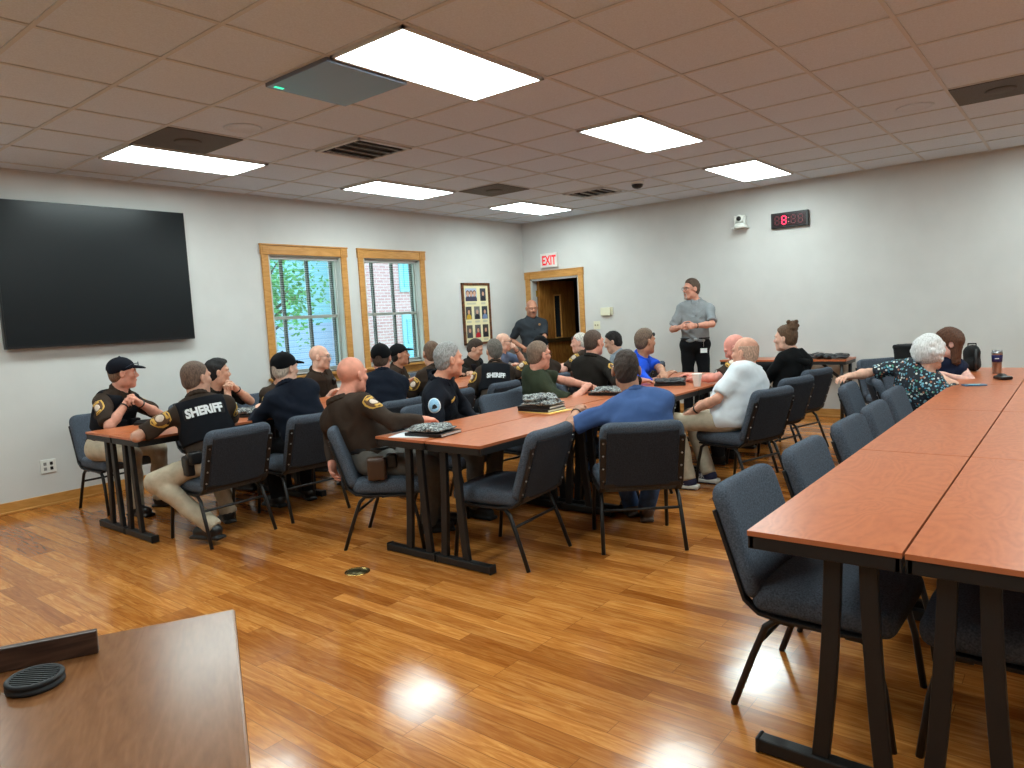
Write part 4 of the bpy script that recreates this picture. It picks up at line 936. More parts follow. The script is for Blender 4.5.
        if vest_text:
            c = tp(vest_u) - Ft2 * .12 - base; n = -Ft2; pn = decal('name_panel', vb, c, n, T, rectp(.275 * vest_s, .085 * vest_s), BLACKC, vo, .004)
            text_on('lettering', vest_text, .088 * vest_s, .0045 * vest_s, c, np.cross(T, n), T, LETW, pn, .0085, vb, sx=.8)
        else:
            for q in (-1, 1):
                f = Field(); f.bx(tp(.52, .15 + belly, q * .075), (.016, .05, .045), RT, rd=.008); v_, q_ = f.mesh(.007); raw_mesh('pouch', v_ - base, q_, vest, vo)
    # sewn badges on the sleeves
    if patches:
        kind, who = patches; sh_b = sh_b or bvh_of(shV - base, shQ)
        for q in who:
            sg = -1 if q == 'R' else 1; E = arms[q][0]; A = nrm(E - SH[q]); out = nrm(Lt * sg * 1.0 + Ft2 * pk); out = nrm(out - A * np.dot(out, A)); c = SH[q] + A * pa * s + out * .055 - base
            sz = 1.18
            if kind == 'shield':
                o_ = decal('shoulder_badge', sh_b, c, out, -A, [(x * sz, y * sz) for x, y in SHIELD], GOLD, sh_o, .004, .05)
                bf = decal('badge_field', sh_b, c, out, -A, [(x * .86 * sz, y * .88 * sz) for x, y in SHIELD], PBR, o_, .006, .05); decal('badge_emblem', sh_b, c, out, -A, oval(.022 * sz, .024 * sz), PPALE, o_, .0095, .05)
                for dz, wd_ in ((.036, .05), (-.036, .042)): decal('badge_band', sh_b, c - A * dz * sz, out, -A, rectp(wd_ * sz, .017 * sz), GOLD, o_, .0085, .05)
            else:
                o_ = decal('shoulder_badge', sh_b, c, out, -A, oval(.046, .056), LETW, sh_o, .004, .05); decal('badge_field', sh_b, c, out, -A, oval(.04, .05), PBLUE, o_, .0065, .05); decal('badge_emblem', sh_b, c - A * -.01, out, -A, [(-.02, -.012), (.0, -.018), (.02, -.01), (.016, .004), (.004, .016), (-.012, .01)], BLACKC, o_, .009, .05)
    K = dict(root=root, base=base, P=P, T=T, Ft=Ft2, Lt=Lt, tp=tp, hp=hp, arms=arms, SH=SH, legs=legs, Fp=Fp, Lp=Lp, sh=(shV, shQ), sh_o=sh_o, vest_o=vo, RT=RT, RPel=RPel, H=H, Hx=Hx, Hy=Hy, Hz=Hz, s=s, belly=belly)
    PEOPLE[key] = K
    for e in extras: e(K)
    return K
# small things worn by people (parts of the person)
def wear_watch(q, m=BLACKP, band=True):
    def go(K):
        E, W, D, Nn = K['arms'][q]; A = nrm(W - E); mb = MB(); c = W - A * .03; u = nrm(np.cross(A, (0, 0, 1))); v = np.cross(A, u); r = .031 * K['s']
        mb.tube([c + r * (math.cos(t) * u + math.sin(t) * v) - K['base'] for t in np.linspace(0, 6.28, 16, endpoint=False)], .0065, 6, closed=True)
        mb.build('wristwatch', m, K['root'])
    return go
def box_on(nm, u, x, y, half, m, rd=.008, sub=None):
    def go(K):
        f = Field(); f.bx(K['tp'](u, x, y), half, K['RT'], rd=rd); v, q = f.mesh(min(half) * .45); raw_mesh(nm, v - K['base'], q, m, K['root'])
    return go
def hip_box(nm, x, y, z, half, m, rd=.01):
    def go(K):
        f = Field(); f.bx(K['P'] + K['Fp'] * x + K['Lp'] * y + UP * z, half, K['RPel'], rd=rd); v, q = f.mesh(min(half) * .45); raw_mesh(nm, v - K['base'], q, m, K['root'])
    return go
def chest_badge(nm, u, y, outline, m):
    def go(K):
        bv = bvh_of(K['sh'][0] - K['base'], K['sh'][1]); decal(nm, bv, K['tp'](u, .12, y) - K['base'], K['Ft'], K['T'], outline, m, K['sh_o'], .004)
    return go
def placket(m):
    def go(K):
        bv = bvh_of(K['sh'][0] - K['base'], K['sh'][1]); decal('placket', bv, K['tp'](.8, .12, 0) - K['base'], K['Ft'], K['T'], rectp(.03, .16), m, K['sh_o'], .003)
    return go
PLN = NAVY
NVC = mat('navy_cap_cloth', (17, 19, 28), .85, bump=.2, bscale=400, spec=.15); BKC = mat('black_cap_cloth', (12, 13, 16), .85, bump=.2, bscale=400, spec=.15)
GRN = cloth('dark_green_cotton', (48, 54, 38)); GRY = cloth('grey_polo_knit', (140, 144, 147), .06); CHAR = cloth('charcoal_polo_knit', (51, 56, 62), .08); BLU = cloth('denim_blue_polo_knit', (70, 96, 146), .07); RBL = cloth('royal_blue_polo_knit', (36, 84, 210), .07)
BGR = cloth('blue_grey_shirt_cloth', (100, 114, 140)); LGR = cloth('light_grey_shirt_cloth', (132, 142, 152)); HOOD = cloth('black_hoodie_fleece', (14, 15, 17)); NVT = cloth('navy_top_knit', (25, 32, 54)); JKT = cloth('navy_jacket_nylon', (18, 24, 37))
FLOR = print_mat('floral_print_cotton', (30, 36, 46), [(130, 190, 205), (226, 226, 220), (64, 134, 160), (84, 150, 130), (150, 186, 196), (190, 120, 90), (110, 166, 190), (50, 60, 76)], 50)
SNK = mat('navy_running_shoe', (36, 42, 74), .7); GRT = cloth('grey_trouser_cloth', (96, 94, 90)); DBR = cloth('dark_brown_uniform_cloth', (34, 29, 25))
radio_mic = lambda y=-.11, u=.8: box_on('radio_microphone', u, .135, y, (.016, .024, .034), BLACKP)
holster = hip_box('holster', -.02, -.215, .0, (.06, .03, .085), LEATH)
pouchL = hip_box('belt_pouch', -.07, .17, .055, (.03, .045, .045), LEATH); pouchR = hip_box('belt_pouch', -.1, -.13, .06, (.03, .045, .045), LEATH)
SK1, SK2, SK3, SK4 = (206, 158, 134), (210, 148, 126), (184, 134, 108), (222, 174, 152)
# --- window side of the window row
person('P1', 'capped officer with clasped hands at his chin, sitting under the television', (2.59, 6.25, 1.17), -22, -66, (2.47, 6.43), RH=(2.53, 6.1, .915), LH=(2.62, 6.09, .91), rel=(-.7, -.4, -.8), lel=(.8, -.4, -.7), rn=(.9, .3, .1), ln=(-.9, -.3, .1), curl=(1.0, 1.0),
       skin=SK2, hair=(120, 90, 70), hairstyle='buzz', cap=NVC, glasses=((28, 40, 60), .062, -.018), vest=VEST, patches=('shield', 'RL'), trouser=KHK, near=True, seed=1, extras=[wear_watch('R'), wear_watch('L')])
person('P2', 'dark haired man with bare forearms and hands at his mouth, by the window row', (3.39, 6.2, 1.10), -18, -66, (3.42, 6.46), RH=(3.41, 6.09, .93), LH=(3.47, 6.06, .935), rel=(-.5, -.5, -1), lel=(.9, -.7, -.8), rn=(.9, .3, .1), ln=(-.9, -.3, .1), curl=(1.0, 1.0), skin=SK1,
       hair=(24, 21, 22), hairstyle='quiff', shirt=DBR, near=True, seed=2, extras=[wear_watch('L', BLACKC)])
person('P3', 'officer mostly hidden behind the man in the navy jacket, shoulder badge showing', (4.12, 6.3, 1.02), -70, -82, (4.08, 6.44), hair=(70, 56, 46), vest=VEST, patches=('shield', 'R'), seed=3, nofinger=True, RH=(4.0, 6.0, .78), LH=(4.2, 6.0, .78))
person('P4', 'bald officer with glasses and moustache in front of the first window', (4.56, 6.25, 1.15), -52, -74, (4.62, 6.43), skin=SK4, glasses=((150, 132, 120), 0, 0), facial=('moustache', (150, 110, 92)), seed=4, extras=[radio_mic(.1, .74), placket(SHBR)], RH=(4.48, 5.98, .78), LH=(4.66, 6.0, .78))
person('P5', 'officer in black cap with dark beard in front of the second window', (5.67, 6.25, 1.09), -44, -68, (5.62, 6.43), pitch=8, skin=SK3, hair=(40, 34, 30), hairstyle='buzz', cap=BKC, facial=('goatee', (46, 38, 34)), patches=('shield', 'RL'), seed=5, nofinger=True, extras=[radio_mic(-.08, .85)], RH=(5.56, 6.0, .78), LH=(5.75, 6.02, .78))
person('P7', 'dark haired officer hidden behind the grey haired man, forearm on the table', (6.46, 6.2, 1.055), -36, -84, (6.43, 6.45), skin=SK1, hair=(52, 42, 36), shirt=DBR, seed=7, nofinger=True, RH=(6.2, 5.88, .78), LH=(6.46, 5.85, .78), lel=(.6, -.5, -.4))
person('P8', 'young officer in black vest looking down, below the portrait frame', (6.99, 6.25, 1.07), -64, -80, (7.0, 6.44), pitch=-24, skin=SK1, hair=(62, 48, 38), vest=VEST, shirt=DBR, seed=8, RH=(6.9, 6.02, .78), LH=(7.06, 6.02, .78), extras=[box_on('badge', .8, .15, .07, (.008, .03, .009), GOLD, .004)])
person('P9', 'bald man with glasses in blue grey shirt, hand at his nose', (7.59, 6.25, 1.12), -60, -72, (7.57, 6.47), skin=SK4, shirt=BGR, glasses=((40, 34, 34), 0, 0), seed=9, RH=(7.45, 6.05, .78), LH=(7.66, 6.1, 1.0), lel=(.9, -.5, -.8), ln=(-.8, .3, .4), curl=(.4, .9), extras=[wear_watch('L')])
# --- near side of the window row
person('N1', 'officer seen from behind with SHERIFF on his vest, nearest the camera', (2.57, 5.0, 1.145), 8, 72, (2.55, 4.80), hip=85, LH=(2.34, 5.22, .80), RH=(2.78, 5.3, .79), lel=(-1, -.3, -.3), rel=(.8, -.2, -.6), skin=(206, 156, 134), hair=(112, 90, 78), hairstyle='buzz', vest=VEST, vest_text='SHERIFF', patches=('shield', 'LR'), pk=-.7, trouser=KHK,
       knees={'L': (2.21, 5.0, .45), 'R': (2.74, 5.2, .5)}, feet={'L': (2.42, 4.68, .12), 'Ld': 110, 'R': (2.78, 5.12, .085)}, w=1.06, near=True, seed=11, extras=[radio_mic(.13, 1.02), pouchL, pouchR, hip_box('holster', -.02, .2, .0, (.05, .03, .07), LEATH)])
person('N2', 'man in navy jacket and navy cap seen from behind, brim pointing to the door', (3.305, 5.0, 1.148), 4, 66, (3.35, 4.78), hip=84, LH=(3.22, 5.28, .80), RH=(3.5, 5.32, .79), lel=(-.8, -.1, -.8), skin=SK4, hair=(196, 180, 166), hairstyle='buzz', cap=BKC, shirt=JKT, sleeve='long', tuck=False, trouser=BLK, w=1.12, belly=.02, near=True, seed=12)
person('N4', 'man in navy shirt and black cap seen from behind, before the second window', (4.265, 4.95, 1.155), 36, 58, (4.13, 4.78), hip=85, skin=SK2, hair=(80, 62, 52), hairstyle='buzz', cap=BKC, shirt=JKT, sleeve='long', tuck=False, trouser=BLK, w=1.08, seed=13, LH=(4.05, 5.2, .79), RH=(4.42, 5.2, .79), lel=(-1, -.1, -.4))
person('N6', 'short haired officer in brown seen from behind, badge on his left sleeve', (4.90, 4.95, 1.148), 66, 82, (4.83, 4.83), skin=SK1, hair=(112, 86, 68), hairstyle='buzz', vest=VEST, patches=('shield', 'L'), pk=-.4, seed=14, LH=(4.8, 5.2, .79), RH=(5.05, 5.25, .79), lel=(-.7, 0, -.8))
person('N7', 'grey haired officer with SHERIFF on his vest, beside the man in green', (5.84, 4.95, 1.106), 60, 42, (5.66, 4.82), hip=80, skin=SK1, hair=(112, 104, 96), vest=VEST, vest_text='SHERIFF', patches=('shield', 'L'), pk=-.5, seed=15, LH=(5.74, 5.14, .79), RH=(6.0, 5.12, .79), lel=(-.7, 0, -.8), vest_u=.62, vest_s=.78)
person('N8', 'capped officer behind the man in green, badge on his left sleeve', (6.61, 4.9, 1.10), 22, 62, (6.45, 4.78), skin=SK1, hair=(50, 40, 34), hairstyle='buzz', cap=BKC, glasses=((190, 190, 190), .02, .01), patches=('shield', 'L'), pk=-.5, seed=16, nofinger=True, LH=(6.4, 5.2, .79), RH=(6.75, 5.15, .79), lel=(-1, 0, -.4), w=1.05)
person('C5', 'pale haired officer with sunglasses on his head, facing the windows', (7.35, 4.85, 1.10), 114, 104, (7.22, 4.66), skin=(226, 170, 150), hair=(222, 214, 204), hairstyle='buzz', glasses=((26, 26, 30), .05, .01), patches=('shield', 'L'), seed=17, LH=(7.2, 5.0, .82), RH=(7.1, 5.02, .84), lel=(-1, .2, -.6), rel=(.6, .2, -1))
person('C6', 'dark haired man in grey shirt with black strap, looking down', (7.55, 4.5, 1.09), 112, 104, (7.66, 4.36), pitch=-14, skin=SK1, hair=(30, 26, 25), shirt=LGR, seed=18, nofinger=True, LH=(7.5, 4.75, .79), RH=(7.75, 4.75, .79), extras=[box_on('shoulder_strap', .93, -.04, -.09, (.09, .03, .03), BLACKC, .012)])
# --- far side of the centre row
person('C1', 'bald officer in brown uniform on the chair at the centre table corner', (3.05, 3.84, 1.13), 2, 8, (3.09, 3.72), hip=-50, RH=(3.27, 3.42, .80), LH=(2.99, 4.06, .50), lel=(.6, .8, 0), rel=(.1, -1, -.5), ln=(.3, -.9, 0), skin=(218, 148, 126), facial=None, sleeve='long', patches=('shield', 'R'), pk=-.3, nb=(-.05, .035, -.02), w=1.08, belly=.045,
       trouser=GRT, near=True, seed=21, feet={'R': (3.36, 3.52, .085), 'L': (3.5, 3.6, .085), 'Rd': -40, 'Ld': -40}, extras=[hip_box('holster', .05, -.235, -.02, (.06, .035, .075), BRL), hip_box('belt_pouch', .14, -.19, .02, (.035, .03, .05), LEATH)])
person('C2', 'grey haired officer in navy uniform with pale blue badge on his sleeve', (3.84, 3.70, 1.17), -27, -60, (3.88, 3.88), hip=-80, RH=(3.82, 3.5, .62), LH=(4.08, 3.66, .64), rel=(-.6, -.2, -1), lel=(.8, .2, -.8), skin=(212, 150, 124), hair=(150, 148, 146), sleeve='long', shirt=NAVY, patches=('round', 'RL'), nb=(-.03, .02, .01), pa=.06, w=1.14, trouser=GRT, near=True, seed=22,
       extras=[chest_badge('name_bar', .74, -.07, [(-.034, -.008), (.034, .0), (.034, .016), (-.034, .012)], GOLD), placket(NAVY), chest_badge('chest_pocket', .58, -.075, rectp(.1, .11), NAVY), box_on('collar_pin', .95, .07, -.05, (.006, .012, .005), STEEL, .003)])
person('C3', 'man in dark green shirt with glasses reaching both arms onto the table', (4.96, 3.70, 1.12), -20, -36, (5.11, 3.80), hip=-70, RH=(5.2, 3.40, .795), LH=(5.33, 3.44, .80), rel=(-.2, -.8, -.6), lel=(.9, .2, -.4), curl=(.6, .6), skin=SK2, hair=(128, 106, 90), hairstyle='buzz', shirt=GRN, tuck=False, glasses=((34, 30, 30), 0, 0), trouser=JEAN, w=1.06, belly=.03, near=True, seed=23, collar=False)
person('C4', 'dark haired officer in brown, badge on his right sleeve, turned to the speaker', (5.93, 3.75, 1.17), -14, 4, (5.86, 3.78), hip=-50, RH=(5.93, 3.25, .79), LH=(6.15, 3.55, .79), rel=(-.2, -.9, -.4), skin=SK2, hair=(82, 64, 54), hairstyle='buzz', sleeve='long', shirt=DBR, patches=('shield', 'R'), pk=-.5, seed=24, w=1.06, extras=[wear_watch('R')])
person('C7', 'man in bright royal blue polo with arms crossed on the table', (6.41, 3.45, 1.145), -28, -68, (6.49, 3.72), RH=(6.36, 3.2, .80), LH=(6.28, 3.2, .82), rel=(-.8, -.3, -.5), lel=(.9, -.6, -.4), skin=SK3, hair=(110, 90, 76), glasses=((50, 30, 30), .06, .02), shirt=RBL, seed=25, extras=[placket(RBL)], trouser=KHK)
# --- near side of the centre row
def lanyard(K):
    mb = MB(); R0 = .075; pts = [K['H'] * 0 + K['tp'](1.0) + K['Ft'] * (R0 * math.cos(a) - .005) + K['Lt'] * R0 * math.sin(a) * .95 - K['base'] for a in np.linspace(math.radians(60), math.radians(300), 14)]
    mb.tube(pts, .007, 6); mb.build('lanyard', BLACKC, K['root'])
person('D1', 'dark haired man in denim blue polo with a lanyard, seen from behind', (4.01, 2.30, 1.082), 27, 27, (3.9, 2.12), hip=39, LH=(4.02, 2.70, .785), RH=(4.42, 2.52, .79), lel=(-.7, .5, -.4), rel=(.5, -.8, -.5), skin=SK3, hair=(62, 50, 44), hairstyle='short', shirt=BLU, tuck=False, trouser=JEAN, shoe=BRL, w=1.12, near=True, seed=31, nb=(.03, -.04, -.015), extras=[wear_watch('L'), lanyard],
       feet={'R': (4.32, 2.36, .085), 'L': (4.38, 2.52, .085)})
def hoka(K):
    for q in 'RL':
        hj, kn, an, fd = K['legs'][q]; sd = np.cross(UP, fd); Rf = np.stack([fd, sd, UP]); f = Field(); a = V3(an[0], an[1], an[2] - .085)
        f.bx(a + fd * .055 + UP * .02, (.142, .048, .019), Rf, rd=.017); v, g = f.mesh(.007); raw_mesh('sole', v - K['base'], g, mat('white_foam_sole', (224, 222, 214), .6), K['root'])
        f = Field(); ax_ = nrm(kn - an); f.rc(an + ax_ * .0, an + ax_ * .07, .045, .043); v, g = f.mesh(.008); raw_mesh('sock', v - K['base'], g, WHT, K['root'])
        for sg in (-1, 1): text_on('lettering', 'HOKA', .05, .002, a + fd * .06 + UP * .062 - sd * sg * .045 - K['base'], fd * sg, UP, LETW, K['root'], .001)
person('D2', 'bald man in white shirt leaning on the arm of his chair', (5.65, 2.15, 1.075), 84, 84, (5.49, 2.2), hip=84, LH=(5.33, 2.46, .62), RH=(5.75, 2.5, .64), lel=(-.8, -.2, -.5), rel=(.8, 0, -.4), skin=(216, 160, 136), hair=(200, 162, 140), hairstyle='fringe', shirt=WHT, tuck=False, untuck=.15, loose=.034, trouser=KHK, shoe=SNK, w=1.12, belly=.05, near=True, seed=32,
       knees={'L': (5.33, 2.62, .52), 'R': (5.62, 2.62, .52)}, feet={'L': (5.24, 2.48, .085), 'R': (5.5, 2.42, .085), 'Ld': 100, 'Rd': 95}, extras=[wear_watch('L'), hoka])
person('D3', 'bald officer in brown leaning forward over the table beside the white shirt', (6.5, 2.565, 1.06), 106, 102, (6.34, 2.26), hip=90, pitch=-30, LH=(6.22, 2.84, .785), RH=(6.42, 2.95, .785), lel=(-.9, -.2, -.4), rel=(.7, 0, -.5), skin=(222, 150, 136), patches=('shield', 'L'), w=1.14, belly=.03, seed=33, extras=[wear_watch('L')])
def hood(K):
    f = Field(); R0 = .095
    for i, a in enumerate(np.linspace(math.radians(50), math.radians(310), 14)): f.el(K['tp'](.97) + K['Ft'] * (R0 * math.cos(a) - .015) + K['Lt'] * R0 * math.sin(a) - K['T'] * .03 * (1 - math.cos(a)), (.036, .036, .034), k=.03)
    v, g = f.mesh(.009); raw_mesh('hood', wrinkle(v, g, .004, 9) - K['base'], g, HOOD, K['root'])
person('D4', 'woman in black hoodie with hair in a messy bun', (7.10, 2.3, 1.11), 92, 64, (7.1, 2.28), hip=80, nb=(.04, -.05, 0), skin=SK4, hair=(96, 70, 50), hairstyle='bun', shirt=HOOD, sleeve='long', tuck=False, collar=False, w=.94, seed=34, extras=[hood], LH=(7.0, 2.68, .79), RH=(7.25, 2.7, .79), s=.93)
# --- right row and standing figures
person('W1', 'white haired woman in dark floral blouse, arm along the chair back', (6.26, .94, 1.008), -30, -24, (6.40, 1.10), hip=-60, LH=(6.07, 1.47, .835), RH=(6.6, .92, .785), lel=(.2, 1, -.2), rel=(.1, -1, -.4), skin=(226, 176, 152), hair=(246, 245, 242), hairstyle='fluffy', shirt=FLOR, tuck=False, untuck=.06, collar=False, trouser=BLK, w=1.1, belly=.05, s=.93, near=True, seed=41)
person('W2', 'brown haired woman in sleeveless navy top at the far table end', (7.02, .93, 1.042), 118, 190, (7.12, 1.08), LH=(6.74, .92, .785), RH=(6.8, 1.1, .77), lel=(.4, -1, -.4), rel=(-.2, .8, -.6), skin=(232, 180, 166), hair=(92, 58, 40), hairstyle='long', shirt=NVT, sleeve='none', tuck=False, collar=False, trouser=BLK, s=.92, seed=42, w=.96)
def badge_reel(K):
    c = K['P'] + K['Fp'] * .135 + K['Lp'] * .1 - UP * .0 - K['base']; mb = MB(); mb.lathe([(0, -.006), (.018, -.004), (.018, .004), (0, .006)], c + UP * .06, 12, R=np.stack([K['Lp'], UP, K['Fp']], 1)); mb.tube([c + UP * .05, c - UP * .02], .003, 5)
    o = mb.build('badge_reel', STEEL, K['root']); mb = MB(); mb.box(c - UP * .07 + K['Fp'] * .012, (.006, .085, .058), np.stack([K['Fp'], K['Lp'], UP], 1)); mb.build('badge_card', mat('white_badge_card', (228, 232, 234), .4), o)
person('SP', 'standing man in grey polo and dark trousers by the far wall', (8.80, 4.04, 1.695), 146, 208, (8.84, 4.03), pz=.95, stand=True, RH=(8.52, 4.07, 1.2), LH=(8.54, 3.89, 1.21), rel=(.3, .8, -.7), lel=(.3, -1, -.7), rn=(.2, -.9, -.2), ln=(.2, .9, -.2), curl=(.7, .7), skin=SK2, hair=(82, 64, 52), glasses=((60, 50, 46), 0, 0), facial=('goatee', (170, 150, 140)), shirt=GRY, trouser=BLK, s=1.0, belly=.025, nb=(0, -.04, 0), w=1.08, near=True, seed=51,
       extras=[badge_reel, placket(GRY), wear_watch('L'), hip_box('buckle', .165, 0, .08, (.008, .022, .014), STEEL, .004)])
person('DM', 'standing bald man in charcoal polo in front of the open door', (8.95, 6.77, 1.575), 232, 236, (8.99, 6.80), pz=.90, stand=True, pitch=-10, RH=(8.76, 6.86, .98), LH=(8.76, 6.5, .80), rel=(.1, 1, -.1), lel=(.4, -.8, -.2), skin=(186, 130, 106), facial=('moustache', (52, 40, 36)), shirt=CHAR, trouser=GRT, w=1.2, s=1.0, seed=52, curl=(.8, .4), extras=[placket(CHAR), chest_badge('emblem', .8, .085, oval(.022, .02, 10), mat('bronze_emblem', (150, 110, 70), .6))])
# ------------------------------------------------------------------ things on the tables
PAGE = mat('page_edges', (226, 226, 222), .7); PAPER = mat('white_paper', (232, 234, 238), .7); MANIL = mat('manila_yellow', (232, 190, 104), .7)
BAG = None
def bag_mat(dark=False):
    m = bpy.data.materials.new('crumpled_clear_bag'); m.use_nodes = True; nt = m.node_tree; b = nt.nodes['Principled BSDF']; L = nt.links
    tc = N(nt, 'ShaderNodeTexCoord'); n = N(nt, 'ShaderNodeTexNoise', Scale=38.0, Detail=3.0, Distortion=1.5); L.new(tc.outputs['Object'], n.inputs['Vector'])
    r = ramp(nt, [(.36, (40, 40, 42)), (.48, (92, 94, 94)), (.58, (172, 176, 172)), (.68, (66, 66, 66))]); L.new(n.outputs['Fac'], r.inputs[0]); L.new(r.outputs[0], b.inputs['Base Color']); b.inputs['Roughness'].default_value = .22
    n2 = N(nt, 'ShaderNodeTexNoise', Scale=90.0, Detail=3.0); L.new(tc.outputs['Object'], n2.inputs['Vector']); bp = N(nt, 'ShaderNodeBump', Strength=.7, Distance=.01); L.new(n2.outputs['Fac'], bp.inputs['Height']); L.new(bp.outputs[0], b.inputs['Normal']); return m
BAG = bag_mat(); BAGD = mat('dark_cable_bag', (34, 34, 37), .3, noise=.7, nscale=60, bump=.8, bscale=90); bkp = None
def notebook(x, y, z, deg, label, grp='black notebooks on the tables'):
    global bkp
    if bkp is None:
        r = empty('notebook'); a, b, h = .108, .14, .02
        m = MB(); m.bx(-a, a, -b, b, 0, .003); m.bx(-a, a, -b, b, h - .003, h); m.bx(-a, -a + .004, -b, b, .003, h - .003); m.build('cover', BLACKP, r, .001)
        m = MB(); m.bx(-a + .004, a - .004, -b + .004, b - .004, .003, h - .003); m.build('pages', PAGE, r); bkp = r; c = r
    else: c = copy_tree(bkp)
    c.location = (x, y, z); c.rotation_euler = (0, 0, math.radians(deg)); tag(c, label, 'notebook', grp); return c
bgp = {}
def clear_bag(x, y, z, deg, label, big=0, grp='clear bags of small things'):
    if big not in bgp:
        f = Field(); r_ = np.random.default_rng(3 + big)
        for k in range(14): f.el((r_.uniform(-.085, .085), r_.uniform(-.105, .105), .013 + .007 * r_.random()), (.03 + .02 * r_.random(), .03 + .02 * r_.random(), .012 + .006 * r_.random()), k=.012)
        f.bx((0, 0, .006), (.105, .13, .006), rd=.005, k=.01); v, q = f.mesh(.0055); v = wrinkle(v, q, .003, big, 120); v[:, 2] -= v[:, 2].min(); bgp[big] = raw_mesh('clear_bag', v, q, BAGD if big > 1 else BAG); c = bgp[big]
    else: c = bgp[big].copy(); COL.objects.link(c)
    c.location = (x, y, z + .0005); c.rotation_euler = (0, 0, math.radians(deg)); tag(c, label, 'bag', grp); return c
def sheet(x, y, z, deg, w, h, m, label, cat='paper', name='paper_sheet', th=.002):
    b = MB(); b.bx(-w / 2, w / 2, -h / 2, h / 2, 0, th); o = b.build(name, m); o.location = (x, y, z); o.rotation_euler = (0, 0, math.radians(deg)); tag(o, label, cat); return o
Z = TH + .0005
sheet(3.04, 3.26, Z, 20, .2, .27, PAPER, 'white sheet under the notebook at the near end of the centre tables')
notebook(3.10, 3.16, Z + .0025, 8, 'black notebook at the near end of the centre tables'); clear_bag(3.10, 3.18, Z + .023, 8, 'clear bag on the notebook at the near end of the centre tables')
sheet(4.20, 3.10, Z, -8, .25, .33, MANIL, 'yellow envelope under the stack of notebooks on the centre table', 'envelope', 'envelope', .004)
notebook(4.20, 3.13, Z + .0045, -2, 'lower notebook of the stack on the yellow envelope'); notebook(4.205, 3.14, Z + .025, 4, 'upper notebook of the stack on the yellow envelope')
clear_bag(4.2, 3.12, Z + .0455, 6, 'lower clear bag on the notebook stack over the yellow envelope'); clear_bag(4.22, 3.16, Z + .075, 40, 'upper clear bag on the notebook stack over the yellow envelope', 1)
notebook(5.22, 3.18, Z, 12, 'notebook under the hands of the man in green'); clear_bag(5.2, 3.16, Z + .0205, 12, 'clear bag under the hands of the man in green', 1)
notebook(6.0, 2.99, Z, 25, 'notebook behind the white foam cup'); clear_bag(6.0, 2.99, Z + .0205, 25, 'dark clear bag behind the white foam cup', 2)
notebook(6.75, 3.05, Z, -10, 'notebook on the far end of the centre tables, toward the blue polo'); notebook(6.9, 2.8, Z, 15, 'notebook on the far end of the centre tables, toward the hoodie')
clear_bag(6.9, 2.8, Z + .0205, 15, 'clear bag on the far notebook toward the hoodie', 1)
notebook(2.66, 5.92, Z, 60, 'notebook in front of the officer with clasped hands'); notebook(3.2, 5.42, Z, 20, 'notebook between the SHERIFF officer and the navy jacket'); clear_bag(3.2, 5.42, Z + .0205, 30, 'clear bag between the SHERIFF officer and the navy jacket', 1)
sheet(3.25, 5.68, Z, -10, .21, .28, PAPER, 'white sheet in front of the man with hands at his mouth')
r = empty('foam_cup', (5.9, 2.68, Z), 0, 'white foam cup on the centre table', 'cup'); m = MB(); m.lathe([(0, .003), (.028, .0), (.03, .003), (.043, .112), (.045, .115), (.041, .115), (.028, .006), (0, .006)]); m.build('cup', mat('white_foam', (236, 234, 228), .6), r)
r = empty('travel_tumbler', (7.30, .60, Z), 0, 'steel tumbler with navy band on the right tables', 'tumbler')
m = MB(); m.lathe([(0, 0), (.03, 0), (.032, .004), (.036, .1), (.0362, .1)], n=28); m.lathe([(.0395, .155), (.041, .185), (.039, .186), (0, .186)], n=28); m.build('body', STEEL, r)
m = MB(); m.lathe([(.036, .098), (.0385, .1), (.0405, .155), (.0395, .158)], n=28); s_ = m.build('sleeve', mat('navy_band', (28, 36, 96), .4), r)
cd = nrm(V3(-7.3, -.6, 0)); m = MB(); m.box(cd * .0395 + UP * .128, (.003, .028, .007), np.stack([cd, np.cross(UP, cd), UP], 1)); m.build('logo', LETW, s_)
m = MB(); m.lathe([(.037, .186), (.037, .194), (.03, .197), (0, .197)], n=28); m.build('lid', mat('clear_grey_lid', (150, 152, 154), .25), r)
o = MB(); o.box((0, 0, .005), (.15, .075, .009)); p = o.build('mobile_phone', mat('blue_phone_case', (58, 112, 150), .3), bevel=.003); p.location = (6.32, .66, Z); p.rotation_euler = (0, 0, math.radians(-62)); tag(p, 'mobile phone in a blue patterned case on the right tables', 'phone')
o = MB(); o.add([(.06, .03, .0098), (-.03, .034, .0098), (-.045, .0, .0098), (.02, -.03, .0098)], [(0, 1, 2, 3)]); o.build('case_pattern', mat('pale_cyan_print', (150, 214, 226), .3), p)
f = Field(); f.bx((0, 0, .013), (.06, .045, .013), rd=.012); f.el((.015, 0, .028), (.035, .03, .016), k=.01); v, q = f.mesh(.005); w_ = raw_mesh('wallet', wrinkle(v, q, .002, 3, 90), q, LEATH); w_.location = (6.80, .52, Z + .002); w_.rotation_euler = (0, 0, .6); tag(w_, 'black leather wallet lying near the steel tumbler', 'wallet')
r = empty('backpack', (7.5, .8, Z), 0, 'black backpack standing behind the brown haired woman', 'backpack')
f = Field(); f.bx((0, 0, .1), (.075, .062, .1), rd=.05); f.el((-.03, .0, .17), (.06, .055, .06), k=.04); f.el((-.06, -.01, .07), (.04, .045, .06), k=.02); v, q = f.mesh(.008); v = wrinkle(v, q, .005, 3, 50); v[:, 2] -= v[:, 2].min(); raw_mesh('body', v, q, BLACKC, r)
m = MB(); m.tube([(-.02, -.03, .2), (-.02, -.03, .245), (-.02, .03, .245), (-.02, .03, .2)], .007, 6); m.build('handle', BLACKC, r)
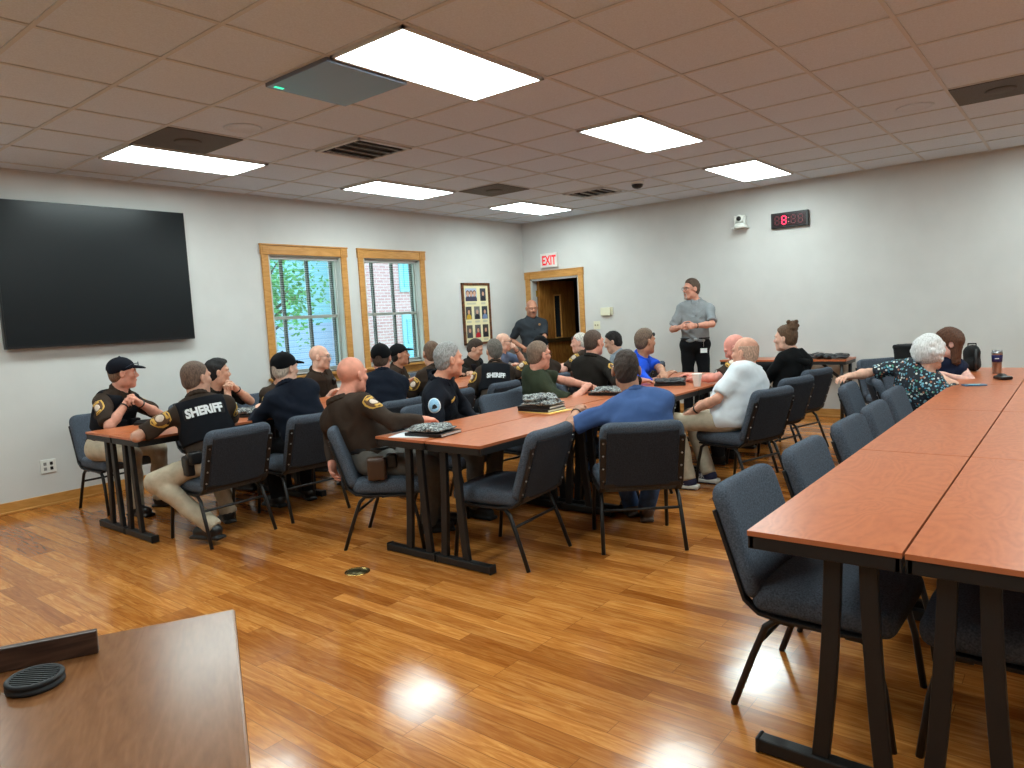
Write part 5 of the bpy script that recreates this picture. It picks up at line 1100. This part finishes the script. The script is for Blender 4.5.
m = MB(); m.tube([(-.075, -.035, .2), (-.11, -.04, .12), (-.08, -.035, .02)], .01, 6); m.build('strap', mat('grey_strap', (58, 58, 60), .8), r)
r = empty('shoulder_bag', (8.12, 1.43, .475), 0, 'black bag on the chair beyond the white haired woman', 'bag')
f = Field(); f.bx((0, 0, .235), (.09, .105, .235), rd=.04); f.bx((0, 0, .462), (.095, .11, .02), rd=.015); v, q = f.mesh(.012); raw_mesh('body', wrinkle(v, q, .004, 2, 40), q, BLACKC, r)
m = MB(); m.tube([(0, -.08, .46), (.06, -.06, .45), (.06, .06, .45), (0, .08, .46)], .009, 6); m.build('handle', LEATH, r)
for k, (y, x, a) in enumerate(((2.32, 8.98, 10), (2.52, 9.03, 60), (2.74, 8.98, 25))):
    c = clear_bag(x, y, TH + .0005, a, ['dark clear bag at the open end of the side table', 'dark clear bag in the middle of the side table pile', 'dark clear bag nearest the woman with the bun'][k], 2 + k % 2, 'dark bags on the side table'); c.scale = (1.0, 1.0, 1.5)
# ------------------------------------------------------------------ the desk in front of the camera
r = empty('desk', (.893, 1.655, 0), math.radians(151.8), 'brown wooden desk at the lower left, nearest the camera', 'desk'); DZ2 = .76
# local x runs along its front edge away from the corner, local y toward the camera
m = MB(); m.bx(0, 1.5, 0, .75, DZ2 - .03, DZ2); m.build('desktop', DESKW, r, .006)
m = MB(); m.bx(.06, 1.44, .06, .08, .12, DZ2 - .03); m.build('front_panel', DESKD, r, .003)
for x in (.06, 1.44): m = MB(); m.bx(x - .018, x + .018, .08, .7, 0, DZ2 - .03); m.build('side_panel', DESKD, r, .003)
r = empty('name_block', (.893, 1.655, DZ2 + .0005), math.radians(151.8), 'dark wooden name block lying along the desk edge', 'name block')
m = MB(); m.bx(.285, .76, .098, .116, 0, .052); m.build('plate', DESKD, r, .003); m = MB(); m.bx(.3, .74, .084, .098, 0, .01); m.build('foot', DESKD, r, .003)
r = empty('coaster', (.452, 1.645, DZ2 + .0005), .5, 'round black ridged rubber coaster on the desk', 'coaster')
RUB = mat('black_rubber', (20, 22, 26), .6); m = MB(); m.lathe([(0, 0), (.054, 0), (.058, .003), (.058, .009), (.054, .012), (.055, .015), (.058, .018), (.058, .022), (.055, .025), (.05, .025), (.048, .021), (0, .021)], n=40); m.build('body', RUB, r)
m = MB()
for k in range(-5, 6): l = math.sqrt(max(.046 ** 2 - (k * .0085) ** 2, 0)); m.box((k * .0085, 0, .0225), (.0035, 2 * l, .003))
m.build('ridges', RUB, r); r.scale = (.9, .9, .9)
